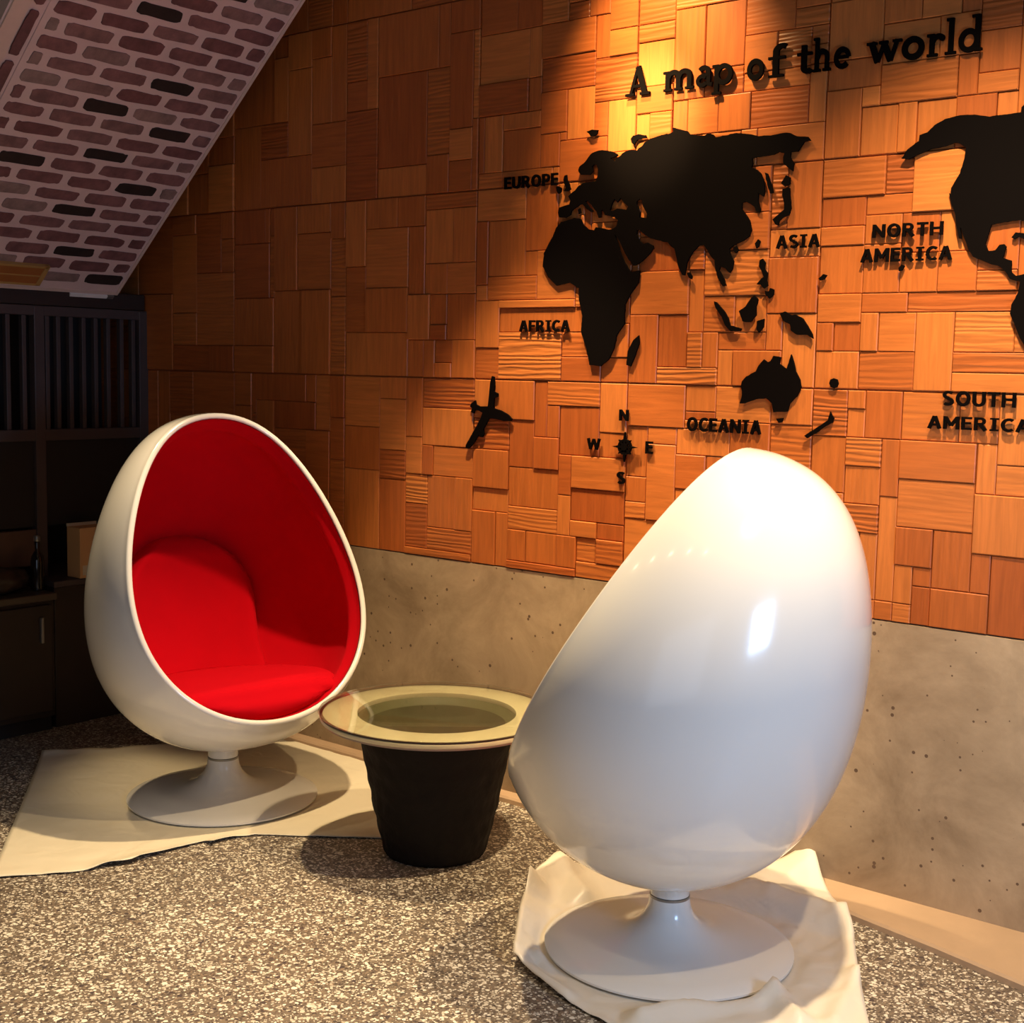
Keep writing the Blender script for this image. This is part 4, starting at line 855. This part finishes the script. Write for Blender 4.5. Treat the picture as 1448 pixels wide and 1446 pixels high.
LB = ['black capital letters EUROPE left of Great Britain on the wooden wall', 'black capital letters AFRICA left of the African continent piece',
      'black capital letters ASIA under the Japan pieces', 'black capital letters NORTH above the upper word AMERICA', 'black capital letters AMERICA directly under the word NORTH',
      'black capital letters OCEANIA below Australia', 'black capital letters SOUTH above the lower word AMERICA', 'black capital letters AMERICA directly under the word SOUTH, at the right edge',
      'black capital letter N above the compass rose', 'black capital letter W left of the compass rose', 'black capital letter E right of the compass rose', 'black capital letter S below the compass rose']
for (t, x0, x1, z, h), lb in zip(TEXTS, LB): word(t, SANS, x0, x1, z, h, lb, .14 if len(t) > 1 else .14)
ti = empty('wall_title', (-1.82, ART_Y, 2.27)); tag(ti, 'black bold serif lettering reading A map of the world, above the map', 'lettering')
for c, x0, x1 in TITLE:
    mb = MB(); g = SER[c]; sx = (x1 - x0) / g[0]
    for q, (pts, hw) in enumerate(g[1]): ribbon(mb, pts, hw, sx, .086, x0 + 1.82, 0, 0, .008 + .0002 * q)
    mb.build('letter', M['black'], ti)
# aeroplane
v, f = prism([list(map(tuple, AIRPLANE))], ART_Y, .0065); o = mesh('aeroplane_cutout', v, f, M['black']); tag(o, 'black aeroplane silhouette pointing right, at the lower left of the map', 'cutout')
# compass rose
cr = empty('compass_rose', (-2.3358, ART_Y, 1.2147)); tag(cr, 'black compass rose ringed by the letters N, E, S and W', 'compass')
mb = MB()
ribbon(mb, arc(0, 0, .021, .021, 0, 360, 32), .0032, 1, 1, 0, 0, 0, .010)
mb.build('ring', M['black'], cr)
mb = MB(); ribbon(mb, arc(0, 0, .0055, .0055, 0, 360, 20), .0055, 1, 1, 0, 0, 0, .012); mb.build('hub', M['black'], cr)
for k in range(8):
    a = radians(45 * k); l = .046 if k % 2 == 0 else .031
    mb = MB(); w0 = .0042 if k % 2 == 0 else .0030
    ux, uz = cos(a), sin(a); px, pz = -uz, ux
    pts = [(ux * .003 + px * .0022, uz * .003 + pz * .0022), (ux * .022 + px * w0, uz * .022 + pz * w0), (ux * l, uz * l), (ux * .022 - px * w0, uz * .022 - pz * w0), (ux * .003 - px * .0022, uz * .003 - pz * .0022)]
    n = len(pts); vs = [(x, 0, z) for x, z in pts] + [(x, -.0105, z) for x, z in pts]
    mb.raw(vs, [list(range(n)), list(range(n, 2 * n))] + [[i, (i + 1) % n, n + (i + 1) % n, n + i] for i in range(n)])
    mb.build('spoke', M['black'], cr)

# ------------------------------------------------------------------ lights
def spot(name, loc, target, watts, ang, blend, col, size=.03):
    l = bpy.data.lights.new(name, 'SPOT'); l.energy = watts; l.spot_size = radians(ang); l.spot_blend = blend; l.color = col; l.shadow_soft_size = size
    o = bpy.data.objects.new(name, l); COL.objects.link(o); o.location = loc
    o.rotation_euler = (Vector(target) - Vector(loc)).to_track_quat('-Z', 'Y').to_euler(); return o
def area(name, loc, target, watts, sx, sy, col):
    l = bpy.data.lights.new(name, 'AREA'); l.shape = 'RECTANGLE'; l.size = sx; l.size_y = sy; l.energy = watts; l.color = col
    o = bpy.data.objects.new(name, l); COL.objects.link(o); o.location = loc
    o.rotation_euler = (Vector(target) - Vector(loc)).to_track_quat('-Z', 'Y').to_euler(); return o
WARM = (1, .74, .42); WARM2 = (1, .66, .30); COOL = (.62, .76, 1)
spot('downlight_table', (-2.62, 2.90, 2.98), (-2.62, 2.68, 0), 330, 61, .35, WARM, .03)
spot('downlight_wall', (-2.27, 3.02, 3.02), (-2.24, 3.45, 2.25), 175, 60, 1.0, WARM2, .03)
spot('accent_spot', (-2.30, 2.25, 3.02), (-2.29, 3.45, 2.20), 420, 17, 1.0, (1, .70, .34), .03)
spot('downlight_right', (-1.15, 2.80, 2.98), (-1.3, 2.82, 0), 350, 92, .8, WARM, .03)
spot('downlight_left', (-4.15, 2.12, 2.95), (-3.80, 2.70, 1.0), 170, 27, .9, WARM, .03)
area('window_light', (.66, 1.84, 1.23), (-1.7, 2.8, .75), 27, .50, .55, (.40, .62, 1))
area('front_fill_light', (.2, -1.4, 1.5), (-2.4, 2.9, 1.0), 11, 2.4, 2.0, (.62, .76, 1))  # added cool frontal fill for slope and chairs, no such source in the room
spot('corner_fill_spot', (-.35, 1.9, 2.95), (-1.05, 3.35, .75), 120, 60, .8, WARM, .03)  # added warm spot to brighten the right concrete and the chair's back
for k, x in enumerate((-3.3, -2.75, -2.2, -1.65, -1.1)):
    l = bpy.data.lights.new('row_bulb', 'POINT'); l.energy = 2; l.color = WARM; l.shadow_soft_size = .03
    lo_ = bpy.data.objects.new('row_bulb', l); COL.objects.link(lo_); lo_.location = (x, .9, 2.9)
    spot('row_downlight', (x, .9, 2.95), (x, .9, 0), 46, 70, .6, (1, .80, .56), .025)
w = bpy.data.worlds.new('World'); S.world = w; w.use_nodes = True
w.node_tree.nodes['Background'].inputs[0].default_value = (.55, .5, .6, 1); w.node_tree.nodes['Background'].inputs[1].default_value = .012

# ------------------------------------------------------------------ camera
R3 = ((0.7767535459, 0.0831297154, -0.6242943051), (0.6294535931, -0.0693755166, 0.7739348886), (0.0210262471, -0.9941209625, -0.1062139765))
cam = bpy.data.cameras.new('Camera'); co = bpy.data.objects.new('Camera', cam); COL.objects.link(co)
cam.sensor_width = 36; cam.sensor_fit = 'HORIZONTAL'; cam.lens = 1900 / 1448 * 36; cam.clip_start = .05; cam.clip_end = 50
mw = Matrix.Identity(4)
for i in range(3):
    mw[i][0] = R3[i][0]; mw[i][1] = -R3[i][1]; mw[i][2] = -R3[i][2]
mw[2][3] = 1.45
co.matrix_world = mw
S.camera = co
